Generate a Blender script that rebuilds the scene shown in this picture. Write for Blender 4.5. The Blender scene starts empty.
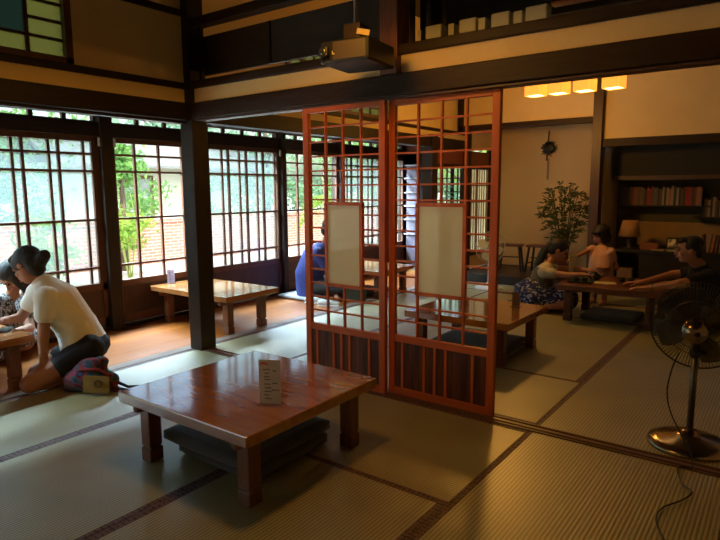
import bpy, bmesh, math, random
from mathutils import Vector, Matrix, Euler, Quaternion
import numpy as np
random.seed(7)
C = bpy.context.scene.collection
PI = math.pi
V3 = Vector

# ------------------------------------------------------------------ camera
CAMH = 1.28
cam_d = bpy.data.cameras.new('camera'); cam = bpy.data.objects.new('camera', cam_d); C.objects.link(cam)
FWD = V3((-0.5899633, 0.79546031, -0.13851427)); RGT = V3((0.80368801, 0.59502066, -0.00600022)); UPV = V3((-0.07764592, 0.11486216, 0.99034226))
cam.matrix_world = Matrix(((RGT.x, UPV.x, -FWD.x, 0), (RGT.y, UPV.y, -FWD.y, 0), (RGT.z, UPV.z, -FWD.z, CAMH), (0, 0, 0, 1)))
cam_d.sensor_fit = 'HORIZONTAL'; cam_d.sensor_width = 36; cam_d.lens = 583.87 / 720 * 36
cam_d.clip_start = 0.02; cam_d.clip_end = 300
bpy.context.scene.camera = cam

# ------------------------------------------------------------------ world, sun, lights, exposure
SC = bpy.context.scene
SC.view_settings.view_transform = 'Standard'; SC.view_settings.look = 'None'
SC.view_settings.gamma = 1; SC.view_settings.use_curve_mapping = False
SC.view_settings.exposure = 0.6
w = bpy.data.worlds.new('sky'); SC.world = w; w.use_nodes = True
wn = w.node_tree; bg = wn.nodes['Background']
sky = wn.nodes.new('ShaderNodeTexSky'); sky.sky_type = 'NISHITA'; sky.sun_disc = False
sky.sun_elevation = math.radians(55); sky.sun_rotation = math.radians(120); sky.air_density = 1.2; sky.dust_density = 4
wn.links.new(sky.outputs[0], bg.inputs[0]); bg.inputs[1].default_value = 0.34
def light(name, typ, loc, energy, color, size=.1, rot=(0, 0, 0), size_y=None, portal=False):
    d = bpy.data.lights.new(name, typ); d.energy = energy; d.color = color
    o = bpy.data.objects.new(name, d); C.objects.link(o); o.location = loc; o.rotation_euler = rot
    if typ == 'AREA':
        d.size = size
        if size_y: d.shape = 'RECTANGLE'; d.size_y = size_y
        if portal: d.cycles.is_portal = True
    elif typ == 'SUN': d.angle = size
    else: d.shadow_soft_size = size
    return o
sun = light('sun', 'SUN', (5, 5, 20), 4.6, (1, .95, .86), .02)
sun.rotation_euler = V3((-.55, .30, -1.0)).to_track_quat('-Z', 'Y').to_euler()
# daylight coming in through the glazed front
light('window_portal', 'AREA', (-5.16, 3.0, 1.15), 1, (1, 1, 1), 1.7, (0, -PI/2, 0), 9.6, portal=True)
light('high_window_portal', 'AREA', (-4.0, 1.2, 2.5), 1, (1, 1, 1), .9, (0, -PI/2, 0), 1.9, portal=True)
# added daylight panel, front room ceiling lamp (out of view), added back room fill
light('added_daylight_panel', 'AREA', (-6.35, 3.2, 3.25), 5900, (.62, .80, 1), .9, (0, -math.radians(50), 0), 11)  # area light added outside the windows to strengthen the daylight indoors
fl = light('front_room_lamp', 'SPOT', (-1.8, 1.8, 2.25), 19, (1, .46, .065), .14); fl.data.spot_size = math.radians(171); fl.data.spot_blend = .08
light('back_room_fill', 'POINT', (-2.4, 5.9, 1.97), 30, (1, .46, .075), .10)  # unseen point light, set apart from the cube lamps to brighten the alcove

# ------------------------------------------------------------------ materials
MATS = {}
def mat(name, col, rough=.6, col2=None, scale=6, stretch=(1, 1, 1), bump=0, bscale=None, metal=0, coat=0, spec=.5, detail=4, sheen=0, contrast=.5):
    if name in MATS: return MATS[name]
    m = bpy.data.materials.new(name); m.use_nodes = True; MATS[name] = m
    nt = m.node_tree; b = nt.nodes['Principled BSDF']
    b.inputs['Roughness'].default_value = rough; b.inputs['Metallic'].default_value = metal
    b.inputs['Coat Weight'].default_value = coat; b.inputs['Specular IOR Level'].default_value = spec
    b.inputs['Coat Roughness'].default_value = .08; b.inputs['Coat IOR'].default_value = 1.5 + .45*(coat > .8)
    b.inputs['Sheen Weight'].default_value = sheen
    if col2 is None: col2 = tuple(c * .75 for c in col)
    tc = nt.nodes.new('ShaderNodeTexCoord'); mp = nt.nodes.new('ShaderNodeMapping'); mp.inputs['Scale'].default_value = stretch
    nt.links.new(tc.outputs['Object'], mp.inputs[0])
    n = nt.nodes.new('ShaderNodeTexNoise'); n.inputs['Scale'].default_value = scale; n.inputs['Detail'].default_value = detail
    nt.links.new(mp.outputs[0], n.inputs['Vector'])
    r = nt.nodes.new('ShaderNodeValToRGB'); r.color_ramp.elements[0].position = .5 - contrast / 2; r.color_ramp.elements[1].position = .5 + contrast / 2
    r.color_ramp.elements[0].color = (*col2, 1); r.color_ramp.elements[1].color = (*col, 1)
    nt.links.new(n.outputs['Fac'], r.inputs[0]); nt.links.new(r.outputs[0], b.inputs['Base Color'])
    if bump:
        n2 = nt.nodes.new('ShaderNodeTexNoise'); n2.inputs['Scale'].default_value = bscale or scale * 4
        nt.links.new(mp.outputs[0], n2.inputs['Vector'])
        bp = nt.nodes.new('ShaderNodeBump'); bp.inputs['Strength'].default_value = bump; bp.inputs['Distance'].default_value = .01
        nt.links.new(n2.outputs['Fac'], bp.inputs['Height']); nt.links.new(bp.outputs[0], b.inputs['Normal'])
    return m
DARKX = mat('dark_beam_x', (.040, .018, .009), .5, (.016, .008, .004), 5, (1, 14, 14), .15, spec=.25)
DARKY = mat('dark_beam_y', (.030, .017, .010), .5, (.013, .008, .005), 5, (14, 1, 14), .15, spec=.25)
DARKZ = mat('dark_post_z', (.034, .019, .011), .5, (.015, .009, .006), 5, (14, 14, 1), .15, spec=.25)
BLACKW = mat('black_wood', (.020, .012, .009), .5, (.010, .006, .005), 5, (1, 8, 8), .1)
REDW = mat('red_lacquered_cedar', (.64, .140, .020), .42, (.46, .085, .013), 4, (9, 9, 1), .1)
REDWX = mat('red_lacquered_cedar_rail', (.64, .140, .020), .42, (.46, .085, .013), 4, (1, 9, 9), .1)
REDP = mat('cedar_panel', (.17, .045, .020), .5, (.055, .016, .010), 3, (10, 10, .8), .15, contrast=.3)
WINW = mat('window_wood', (.13, .045, .018), .45, (.07, .024, .011), 5, (6, 6, 1), .1)
PLAST = mat('ochre_plaster', (.78, .58, .29), .9, (.70, .51, .25), 3, bump=.2, bscale=90)
PLASTB = mat('cream_plaster', (.80, .58, .33), .9, (.70, .50, .28), 1.2, bump=.2, bscale=90)
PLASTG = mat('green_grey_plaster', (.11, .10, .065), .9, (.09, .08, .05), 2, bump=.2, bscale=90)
CEIL = mat('dark_ceiling_board', (.035, .022, .014), .7, (.02, .013, .009), 4, (1, 8, 8))
ENGC = mat('veranda_ceiling_board', (.10, .06, .035), .7, (.06, .035, .02), 4, (8, 1, 8))
TABLE = mat('glossy_table_wood', (.54, .205, .024), .14, (.34, .105, .014), 3.2, (1.0, 9, 9), .05, 4, coat=.9, spec=.8)
TABLEL = mat('table_leg_wood', (.22, .075, .024), .38, (.14, .042, .014), 4, (8, 8, 1), .1, coat=.2)
TABLE2 = mat('veranda_table_wood', (.42, .17, .050), .2, (.28, .10, .028), 3.2, (9, 1, 9), .1, 4, coat=.7)
TABLE2L = mat('veranda_table_leg_wood', (.18, .065, .026), .38, (.12, .04, .016), 4, (8, 8, 1), .1)
PAPER = None
CUSH = mat('charcoal_cushion_cloth', (.065, .062, .064), .85, (.05, .048, .05), 30, bump=.2, bscale=200, sheen=.2)
CUSHB = mat('grey_blue_cushion_cloth', (.09, .09, .12), .85, (.06, .06, .09), 30, bump=.2)
STEEL = mat('dark_chrome', (.36, .27, .19), .22, (.28, .21, .15), 4, metal=1)
STEELD = mat('dark_steel_wire', (.10, .085, .07), .35, (.08, .07, .06), 4, metal=.8)
WHITEP = mat('white_plastic', (.78, .80, .78), .4, (.58, .6, .58), 4)
BLACKP = mat('black_plastic', (.012, .012, .013), .35, (.009, .009, .010), 4)
SKIN = mat('skin', (.42, .19, .11), .6, (.37, .16, .09), 8)
HAIR = mat('black_hair', (.012, .009, .008), .62, (.006, .005, .004), 20, (1, 1, .15), .5, 60)
EYE = mat('eye', (.02, .015, .012), .2)
LIP = mat('lip', (.38, .11, .09), .5)
WSHIRT = mat('white_shirt_cotton', (.86, .82, .72), .85, (.80, .75, .64), 10, bump=.25, bscale=22)
NAVY = mat('navy_cotton', (.012, .013, .022), .85, (.008, .009, .015), 12)
BLUEC = mat('blue_cotton', (.035, .045, .22), .85, (.02, .028, .14), 8, bump=.3, bscale=18)
BLACKT = mat('black_tshirt', (.009, .009, .010), .9, (.006, .006, .007), 10, bump=.2, bscale=20)
CREAMT = mat('cream_knit', (.52, .46, .34), .85, (.44, .38, .28), 20, bump=.3)
VEST = mat('olive_grey_knit', (.14, .12, .085), .9, (.08, .07, .05), 40, bump=.3)
POT = mat('dark_red_pot', (.16, .045, .03), .4, (.1, .03, .02))
LEAFI = mat('plant_leaf', (.10, .14, .035), .5, (.055, .085, .022), 12)
LEAFF = mat('fern_leaf', (.12, .50, .05), .5, (.06, .32, .03), 12)
STEM = mat('plant_stem', (.07, .05, .025), .6)
BOXM = mat('cream_pot_glaze', (.50, .47, .33), .5, (.42, .40, .28))

def nodes_of(name):
    m = bpy.data.materials.new(name); m.use_nodes = True; MATS[name] = m
    return m, m.node_tree, m.node_tree.nodes['Principled BSDF'], m.node_tree.nodes['Material Output']
# tatami: woven ribs along the long side, object coordinates (mats are built with their length on local Y)
m, nt, b, out = nodes_of('tatami_weave'); TATAMI = m
tc = nt.nodes.new('ShaderNodeTexCoord')
w1 = nt.nodes.new('ShaderNodeTexWave'); w1.bands_direction = 'X'; w1.inputs['Scale'].default_value = 1 / (.0165 * 3.18) ; w1.inputs['Distortion'].default_value = .35
w2 = nt.nodes.new('ShaderNodeTexWave'); w2.bands_direction = 'Y'; w2.inputs['Scale'].default_value = 1 / (.0095 * 3.18)
n1 = nt.nodes.new('ShaderNodeTexNoise'); n1.inputs['Scale'].default_value = 2.5; n1.inputs['Detail'].default_value = 6
for n in (w1, w2, n1): nt.links.new(tc.outputs['Object'], n.inputs['Vector'])
r = nt.nodes.new('ShaderNodeValToRGB'); r.color_ramp.elements[0].color = (.37, .33, .145, 1); r.color_ramp.elements[1].color = (.51, .46, .21, 1)
r.color_ramp.elements[0].position = .3; r.color_ramp.elements[1].position = .7
nt.links.new(n1.outputs['Fac'], r.inputs[0])
mx = nt.nodes.new('ShaderNodeMix'); mx.data_type = 'RGBA'; mx.blend_type = 'MULTIPLY'; mx.inputs[0].default_value = .85
nt.links.new(r.outputs[0], mx.inputs[6])
ad = nt.nodes.new('ShaderNodeMath'); ad.operation = 'MULTIPLY_ADD'; ad.inputs[1].default_value = .75
ad2 = nt.nodes.new('ShaderNodeMath'); ad2.operation = 'MULTIPLY'; ad2.inputs[1].default_value = .25
nt.links.new(w2.outputs['Fac'], ad2.inputs[0]); nt.links.new(w1.outputs['Fac'], ad.inputs[0]); nt.links.new(ad2.outputs[0], ad.inputs[2])
r2 = nt.nodes.new('ShaderNodeValToRGB'); r2.color_ramp.elements[0].color = (.16, .16, .16, 1); r2.color_ramp.elements[0].position = .05; r2.color_ramp.elements[1].position = .55
nt.links.new(ad.outputs[0], r2.inputs[0]); nt.links.new(r2.outputs[0], mx.inputs[7]); nt.links.new(mx.outputs[2], b.inputs['Base Color'])
bp = nt.nodes.new('ShaderNodeBump'); bp.inputs['Strength'].default_value = .5; bp.inputs['Distance'].default_value = .003
nt.links.new(ad.outputs[0], bp.inputs['Height']); nt.links.new(bp.outputs[0], b.inputs['Normal']); b.inputs['Roughness'].default_value = .42; b.inputs['Specular IOR Level'].default_value = .8; b.inputs['Coat Weight'].default_value = .7; b.inputs['Coat Roughness'].default_value = .34; b.inputs['Coat IOR'].default_value = 1.7
# tatami border brocade
m, nt, b, out = nodes_of('tatami_border'); BORDER = m
tc = nt.nodes.new('ShaderNodeTexCoord'); ck = nt.nodes.new('ShaderNodeTexVoronoi'); ck.inputs['Scale'].default_value = 44; ck.inputs['Randomness'].default_value = .25
nt.links.new(tc.outputs['Object'], ck.inputs['Vector'])
r = nt.nodes.new('ShaderNodeValToRGB'); r.color_ramp.interpolation = 'CONSTANT'
r.color_ramp.elements[0].color = (.18, .105, .095, 1); r.color_ramp.elements[1].color = (.030, .016, .026, 1); r.color_ramp.elements[1].position = .50
nt.links.new(ck.outputs['Distance'], r.inputs[0]); nt.links.new(r.outputs[0], b.inputs['Base Color']); b.inputs['Roughness'].default_value = .6
# plank floor (veranda), planks run along Y
def planks(name, c1, c2, width, axis, rough, coat):
    m, nt, b, out = nodes_of(name)
    tc = nt.nodes.new('ShaderNodeTexCoord'); mp = nt.nodes.new('ShaderNodeMapping')
    if axis == 'Y': mp.inputs['Rotation'].default_value = (0, 0, PI/2)
    nt.links.new(tc.outputs['Object'], mp.inputs[0])
    br = nt.nodes.new('ShaderNodeTexBrick'); br.inputs['Scale'].default_value = 1; br.inputs['Brick Width'].default_value = 2.4
    br.inputs['Row Height'].default_value = width; br.inputs['Mortar Size'].default_value = .002; br.inputs['Mortar'].default_value = (.03, .012, .006, 1)
    br.inputs['Color1'].default_value = (*c1, 1); br.inputs['Color2'].default_value = (*c2, 1)
    nt.links.new(mp.outputs[0], br.inputs['Vector'])
    mp2 = nt.nodes.new('ShaderNodeMapping'); mp2.inputs['Scale'].default_value = (1, 14, 1); nt.links.new(mp.outputs[0], mp2.inputs[0])
    n = nt.nodes.new('ShaderNodeTexNoise'); n.inputs['Scale'].default_value = 5; n.inputs['Detail'].default_value = 6; nt.links.new(mp2.outputs[0], n.inputs['Vector'])
    r = nt.nodes.new('ShaderNodeValToRGB'); r.color_ramp.elements[0].color = (.72, .66, .6, 1); r.color_ramp.elements[0].position = .3; r.color_ramp.elements[1].position = .7
    nt.links.new(n.outputs['Fac'], r.inputs[0])
    mx = nt.nodes.new('ShaderNodeMix'); mx.data_type = 'RGBA'; mx.blend_type = 'MULTIPLY'; mx.inputs[0].default_value = 1
    nt.links.new(br.outputs['Color'], mx.inputs[6]); nt.links.new(r.outputs[0], mx.inputs[7]); nt.links.new(mx.outputs[2], b.inputs['Base Color'])
    b.inputs['Roughness'].default_value = rough; b.inputs['Coat Weight'].default_value = coat; b.inputs['Coat Roughness'].default_value = .15
    return m
PLANK = planks('veranda_planks', (.42, .130, .016), (.33, .092, .011), .11, 'Y', .35, .3)
# glass: thin clear, plus a dusty / frosted variant, plus green frosted
def glass(name, tint, haze, hazecol):
    m, nt, b, out = nodes_of(name); nt.nodes.remove(b)
    tr = nt.nodes.new('ShaderNodeBsdfTransparent'); tr.inputs[0].default_value = (*tint, 1)
    gl = nt.nodes.new('ShaderNodeBsdfGlossy'); gl.inputs['Roughness'].default_value = .03
    lw = nt.nodes.new('ShaderNodeLayerWeight'); lw.inputs[0].default_value = .5
    pw = nt.nodes.new('ShaderNodeMath'); pw.operation = 'POWER'; pw.inputs[1].default_value = 5; nt.links.new(lw.outputs['Facing'], pw.inputs[0])
    fr = nt.nodes.new('ShaderNodeMath'); fr.operation = 'MULTIPLY_ADD'; fr.inputs[1].default_value = .5; fr.inputs[2].default_value = .03; nt.links.new(pw.outputs[0], fr.inputs[0])
    mx = nt.nodes.new('ShaderNodeMixShader'); nt.links.new(fr.outputs[0], mx.inputs[0]); nt.links.new(gl.outputs[0], mx.inputs[2])
    if haze:
        tl = nt.nodes.new('ShaderNodeBsdfTranslucent'); tl.inputs[0].default_value = (*hazecol, 1)
        m2 = nt.nodes.new('ShaderNodeMixShader'); m2.inputs[0].default_value = haze
        df = nt.nodes.new('ShaderNodeBsdfDiffuse'); df.inputs[0].default_value = (*hazecol, 1)
        m3 = nt.nodes.new('ShaderNodeMixShader'); m3.inputs[0].default_value = .15 if name == 'screen_paper' else 0
        nt.links.new(tl.outputs[0], m3.inputs[1]); nt.links.new(df.outputs[0], m3.inputs[2])
        nt.links.new(tr.outputs[0], m2.inputs[1]); nt.links.new(m3.outputs[0], m2.inputs[2]); nt.links.new(m2.outputs[0], mx.inputs[1])
    else: nt.links.new(tr.outputs[0], mx.inputs[1])
    nt.links.new(mx.outputs[0], out.inputs[0]); return m
GLASS = glass('clear_glass', (.95, .98, .96), 0, None)
HAZE = glass('hazy_glass', (.86, .90, .88), .20, (.11, .125, .125))
GREENG = glass('green_frosted_glass', (.3, .36, .18), .95, (.056, .047, .018))
TEALG = glass('teal_frosted_glass', (.15, .25, .2), .95, (.014, .017, .012))
PAPER = glass('screen_paper', (.8, .8, .7), .985, (.93, .98, .92))
SHOJIP = glass('shoji_paper', (.8, .75, .6), .97, (.75, .66, .46))
ACRYL = glass('acrylic', (.95, .95, .95), .05, (.9, .9, .9))
SMOKE = glass('smoke_plastic', (.62, .58, .52), .35, (.05, .045, .04))
def emis(name, col, s):
    m, nt, b, out = nodes_of(name); b.inputs['Base Color'].default_value = (*col, 1)
    b.inputs['Emission Color'].default_value = (*col, 1); b.inputs['Emission Strength'].default_value = s; return m
SHADE = emis('lit_lamp_paper', (1, .40, .045), .80)
BULB = emis('lit_lamp_diffuser', (1, .80, .35), 4.5)
def pattern(name, cols, scale, randomness=1, feature='F1', rough=.85, noise=False):
    m, nt, b, out = nodes_of(name); tc = nt.nodes.new('ShaderNodeTexCoord')
    if noise: v = nt.nodes.new('ShaderNodeTexNoise'); v.inputs['Detail'].default_value = 2; o = v.outputs['Fac']
    else: v = nt.nodes.new('ShaderNodeTexVoronoi'); o = v.outputs['Distance']; v.inputs['Randomness'].default_value = randomness
    v.inputs['Scale'].default_value = scale; nt.links.new(tc.outputs['Object'], v.inputs['Vector'])
    r = nt.nodes.new('ShaderNodeValToRGB'); r.color_ramp.interpolation = 'CONSTANT'; e = r.color_ramp.elements
    while len(e) < len(cols): e.new(.5)
    for k, (p, c) in enumerate(cols): e[k].position = p; e[k].color = (*c, 1)
    nt.links.new(o, r.inputs[0]); nt.links.new(r.outputs[0], b.inputs['Base Color']); b.inputs['Roughness'].default_value = rough
    return m
DRESSP = pattern('black_white_print', [(0, (.02, .02, .025)), (.47, (.55, .52, .55)), (.53, (.02, .02, .025)), (.60, (.5, .48, .5))], 45, noise=True)
SKIRTP = pattern('blue_floral_print', [(0, (.42, .45, .60)), (.40, (.02, .03, .16)), (.52, (.010, .012, .05)), (.62, (.35, .37, .52))], 24, noise=True)
WAISTP = pattern('grey_check_print', [(0, (.20, .22, .26)), (.35, (.07, .08, .10))], 60, .1)
BAGP = pattern('woven_bag_cloth', [(0, (.02, .05, .16)), (.40, (.02, .10, .09)), (.47, (.22, .03, .06)), (.55, (.05, .02, .04)), (.62, (.03, .08, .20))], 14, noise=True)
BLOUSE = pattern('pink_dotted_blouse', [(0, (.70, .52, .44)), (.18, (.60, .33, .26))], 55, .6)
PAPERT = pattern('menu_card_print', [(0, (.70, .62, .52)), (2, (.1, .1, .1))], 10)
YPATCH = mat('yellow_patch', (.26, .16, .02), .8, (.20, .12, .015), 20)

# outdoor materials
GROUND = mat('pale_paving', (.62, .60, .54), .9, (.52, .50, .45), 1.5)
ROOFT = mat('grey_roof_tiles', (.30, .32, .34), .7, (.18, .19, .20), 2, (1, 26, 1))
HOUSEW = mat('white_house_wall', (.75, .73, .68), .9, (.68, .66, .61), 2)
BARK = mat('bark', (.14, .10, .07), .9, (.08, .06, .04), 8)
def leafm(name, c, c2):
    m, nt, b, out = nodes_of(name); nt.nodes.remove(b)
    tc = nt.nodes.new('ShaderNodeTexCoord'); n = nt.nodes.new('ShaderNodeTexNoise'); n.inputs['Scale'].default_value = 3
    nt.links.new(tc.outputs['Object'], n.inputs['Vector'])
    r = nt.nodes.new('ShaderNodeValToRGB'); r.color_ramp.elements[0].position = .35; r.color_ramp.elements[1].position = .65
    r.color_ramp.elements[0].color = (*c2, 1); r.color_ramp.elements[1].color = (*c, 1); nt.links.new(n.outputs['Fac'], r.inputs[0])
    d = nt.nodes.new('ShaderNodeBsdfDiffuse'); t = nt.nodes.new('ShaderNodeBsdfTranslucent'); mx = nt.nodes.new('ShaderNodeMixShader'); mx.inputs[0].default_value = .5
    nt.links.new(r.outputs[0], d.inputs[0]); nt.links.new(r.outputs[0], t.inputs[0]); nt.links.new(d.outputs[0], mx.inputs[1]); nt.links.new(t.outputs[0], mx.inputs[2]); nt.links.new(mx.outputs[0], out.inputs[0])
    return m
LEAF = leafm('garden_leaf', (.30, .52, .16), (.16, .36, .12)); LEAF2 = leafm('blue_green_leaf', (.34, .55, .36), (.20, .40, .26)); LEAF3 = leafm('yellow_green_leaf', (.38, .52, .10), (.20, .36, .08))
m, nt, b, out = nodes_of('red_brick'); BRICK = m
tc = nt.nodes.new('ShaderNodeTexCoord'); mp = nt.nodes.new('ShaderNodeMapping'); mp.inputs['Rotation'].default_value = (PI/2, 0, PI/2)
sx = nt.nodes.new('ShaderNodeSeparateXYZ'); cx = nt.nodes.new('ShaderNodeCombineXYZ'); nt.links.new(tc.outputs['Object'], sx.inputs[0])
nt.links.new(sx.outputs['Y'], cx.inputs['X']); nt.links.new(sx.outputs['Z'], cx.inputs['Y'])
br = nt.nodes.new('ShaderNodeTexBrick'); br.inputs['Scale'].default_value = 1; br.inputs['Brick Width'].default_value = .24; br.inputs['Row Height'].default_value = .075; br.inputs['Mortar Size'].default_value = .008
br.inputs['Color1'].default_value = (.52, .22, .17, 1); br.inputs['Color2'].default_value = (.42, .17, .13, 1); br.inputs['Mortar'].default_value = (.6, .5, .45, 1)
nt.links.new(cx.outputs[0], br.inputs['Vector']); nt.links.new(br.outputs['Color'], b.inputs['Base Color']); b.inputs['Roughness'].default_value = .9

# ------------------------------------------------------------------ mesh helpers
class MB:
    def __init__(s): s.v = []; s.f = []; s.m = []
    def add(s, vs, fs, mi=0):
        n = len(s.v); s.v += [tuple(v) for v in vs]; s.f += [tuple(i + n for i in f) for f in fs]; s.m += [mi] * len(fs); return s
    def box(s, x0, x1, y0, y1, z0, z1, mi=0):
        return s.add([(x0,y0,z0),(x1,y0,z0),(x1,y1,z0),(x0,y1,z0),(x0,y0,z1),(x1,y0,z1),(x1,y1,z1),(x0,y1,z1)],
                     [(0,3,2,1),(4,5,6,7),(0,1,5,4),(1,2,6,5),(2,3,7,6),(3,0,4,7)], mi)
    def obox(s, c, size, rot=(0, 0, 0), mi=0):
        R = Euler(rot).to_matrix(); a, b_, d = [q / 2 for q in size]; c = V3(c)
        vs = [c + R @ V3(p) for p in [(-a,-b_,-d),(a,-b_,-d),(a,b_,-d),(-a,b_,-d),(-a,-b_,d),(a,-b_,d),(a,b_,d),(-a,b_,d)]]
        return s.add(vs, [(0,3,2,1),(4,5,6,7),(0,1,5,4),(1,2,6,5),(2,3,7,6),(3,0,4,7)], mi)
    def frustum(s, c, a0, a1, z0, z1, mi=0):   # square frustum: half sizes a0 (bottom) and a1 (top)
        x, y = c
        vs = [(x-a0[0],y-a0[1],z0),(x+a0[0],y-a0[1],z0),(x+a0[0],y+a0[1],z0),(x-a0[0],y+a0[1],z0),(x-a1[0],y-a1[1],z1),(x+a1[0],y-a1[1],z1),(x+a1[0],y+a1[1],z1),(x-a1[0],y+a1[1],z1)]
        return s.add(vs, [(0,3,2,1),(4,5,6,7),(0,1,5,4),(1,2,6,5),(2,3,7,6),(3,0,4,7)], mi)
    def tube(s, pts, rad, n=8, mi=0, closed=False, side=None):
        pts = [V3(p) for p in pts]; N = len(pts)
        if not isinstance(rad, (list, tuple)): rad = [rad] * N
        rings = []; ref = V3(side) if side else None
        prev = None
        for i, p in enumerate(pts):
            if closed: t = pts[(i+1) % N] - pts[i-1]
            else: t = pts[min(i+1, N-1)] - pts[max(i-1, 0)]
            t.normalize()
            if ref: u = ref - t * ref.dot(t)
            elif prev is not None: u = prev - t * prev.dot(t)
            else: u = t.orthogonal()
            u.normalize(); prev = u; v = t.cross(u)
            r = rad[i]; ra, rb = (r if isinstance(r, (list, tuple)) else (r, r))
            rings.append([p + u * math.cos(2*PI*k/n) * ra + v * math.sin(2*PI*k/n) * rb for k in range(n)])
        vs = [q for R in rings for q in R]; fs = []
        for i in range(N if closed else N-1):
            j = (i+1) % N
            for k in range(n): fs.append((i*n+k, i*n+(k+1)%n, j*n+(k+1)%n, j*n+k))
        if not closed: fs.append(tuple(range(n-1, -1, -1))); fs.append(tuple((N-1)*n+k for k in range(n)))
        return s.add(vs, fs, mi)
    def capsule(s, p0, r0, p1, r1, n=14, side=None, flat=1.0):
        p0 = V3(p0); p1 = V3(p1); d = (p1 - p0); L = d.length; d = d / L if L > 1e-6 else V3((0, 0, 1))
        pts = []; rr = []
        for a in (-90, -70, -45, -20): pts.append(p0 + d * r0 * math.sin(math.radians(a))); rr.append(max(r0 * math.cos(math.radians(a)), .0005))
        for a in (20, 45, 70, 90): pts.append(p1 + d * r1 * math.sin(math.radians(a))); rr.append(max(r1 * math.cos(math.radians(a)), .0005))
        return s.tube(pts, [(r, r * flat) for r in rr], n, side=side)
    def loft(s, pts, rad, side, n=20):   # elliptical sections with rounded ends
        pts = [V3(p) for p in pts]; d0 = (pts[0] - pts[1]).normalized(); d1 = (pts[-1] - pts[-2]).normalized()
        r0 = min(rad[0]); r1 = min(rad[-1]); P = []; R = []
        for a in (85, 60, 30): P.append(pts[0] + d0 * r0 * .6 * math.sin(math.radians(a))); R.append(tuple(q * math.cos(math.radians(a)) for q in rad[0]))
        P += pts; R += list(rad)
        for a in (30, 60, 85): P.append(pts[-1] + d1 * r1 * .6 * math.sin(math.radians(a))); R.append(tuple(q * math.cos(math.radians(a)) for q in rad[-1]))
        return s.tube(P, R, n, side=side)
    def ell(s, c, r, M=None, nu=18, nv=12):
        c = V3(c); vs = []; fs = []
        if not isinstance(r, (list, tuple)): r = (r, r, r)
        for j in range(nv + 1):
            a = PI * j / nv
            for i in range(nu):
                q = V3((r[0]*math.sin(a)*math.cos(2*PI*i/nu), r[1]*math.sin(a)*math.sin(2*PI*i/nu), r[2]*math.cos(a)))
                if j in (0, nv): q += V3((math.cos(2*PI*i/nu), math.sin(2*PI*i/nu), 0)) * .0004
                vs.append(c + (M @ q if M is not None else q))
        for j in range(nv):
            for i in range(nu): fs.append((j*nu+i, (j+1)*nu+i, (j+1)*nu+(i+1)%nu, j*nu+(i+1)%nu))
        fs.append(tuple(range(nu))); fs.append(tuple(reversed(range(nv*nu, nv*nu+nu))))
        return s.add(vs, fs)
    def lathe(s, prof, c=(0, 0, 0), n=32, mi=0):
        vs = []; fs = []; m = len(prof)
        for (r, z) in prof:
            for k in range(n): vs.append((c[0] + max(r, .0005)*math.cos(2*PI*k/n), c[1] + max(r, .0005)*math.sin(2*PI*k/n), c[2] + z))
        for j in range(m-1):
            for k in range(n): fs.append((j*n+k, j*n+(k+1)%n, (j+1)*n+(k+1)%n, (j+1)*n+k))
        fs.append(tuple(range(n-1, -1, -1))); fs.append(tuple((m-1)*n+k for k in range(n)))
        return s.add(vs, fs, mi)
    def build(s, name, mats, parent=None, bevel=0, smooth=False, remesh=0, rsmooth=4, loc=None):
        me = bpy.data.meshes.new(name)
        vs = s.v
        me.from_pydata(vs, [], s.f)
        if not isinstance(mats, (list, tuple)): mats = [mats]
        for q in mats: me.materials.append(q)
        if len(mats) > 1: me.polygons.foreach_set('material_index', s.m)
        bm = bmesh.new(); bm.from_mesh(me); bmesh.ops.recalc_face_normals(bm, faces=bm.faces); bm.to_mesh(me); bm.free()
        o = bpy.data.objects.new(name, me); C.objects.link(o)
        if parent is not None:
            o.parent = parent; o.matrix_parent_inverse = Matrix.Identity(4)
        if remesh:
            md = o.modifiers.new('r', 'REMESH'); md.mode = 'VOXEL'; md.voxel_size = remesh
            sm = o.modifiers.new('s', 'SMOOTH'); sm.factor = .5; sm.iterations = rsmooth
            if parent is not None: o.parent = None
            dg = bpy.context.evaluated_depsgraph_get(); dg.update(); ev = o.evaluated_get(dg)
            me2 = bpy.data.meshes.new_from_object(ev); o.modifiers.clear(); o.data = me2; smooth = True
            me2.materials.clear(); me2.materials.append(mats[0])
            if parent is not None: o.parent = parent
        if smooth:
            for p in o.data.polygons: p.use_smooth = True
        if bevel:
            md = o.modifiers.new('bevel', 'BEVEL'); md.width = bevel; md.segments = 2; md.limit_method = 'ANGLE'
        return o
def tag(o, label=None, cat=None, group=None, kind=None):
    if label: o['label'] = label
    if cat: o['category'] = cat
    if group: o['group'] = group
    if kind: o['kind'] = kind
    return o
def empty(name, loc=(0, 0, 0), rz=0, label=None, cat=None, group=None, kind=None):
    o = bpy.data.objects.new(name, None); C.objects.link(o); o.location = loc; o.rotation_euler = (0, 0, rz); o.empty_display_size = .1
    return tag(o, label, cat, group, kind)
def copy_tree(o, parent=None):
    c = o.copy(); C.objects.link(c)
    if parent is not None: c.parent = parent
    for ch in list(o.children): copy_tree(ch, c)
    return c
def at(px, py, d):      # world point seen at pixel (px, py) at true depth d metres, used to measure figures off the photo
    return V3((0, 0, CAMH)) + (RGT * ((px - 360) / 583.87) - UPV * ((py - 270) / 583.87) + FWD) * d
def onfloor(px, py, z=.006):
    d = RGT*((px-360)/583.87) - UPV*((py-270)/583.87) + FWD; k = (z-CAMH)/d.z; return V3((0, 0, CAMH)) + d*k
def struct(name, mb, m, bevel=0, label=None): 
    return tag(mb.build(name, m, bevel=bevel), kind='structure', label=label)
_tn = [0]
def trim(x0, x1, y0, y1, z0, z1, m, bevel=.006):
    _tn[0] += 1
    return struct('trim_%d' % _tn[0], MB().box(x0, x1, y0, y1, z0, z1), m, bevel)

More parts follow.
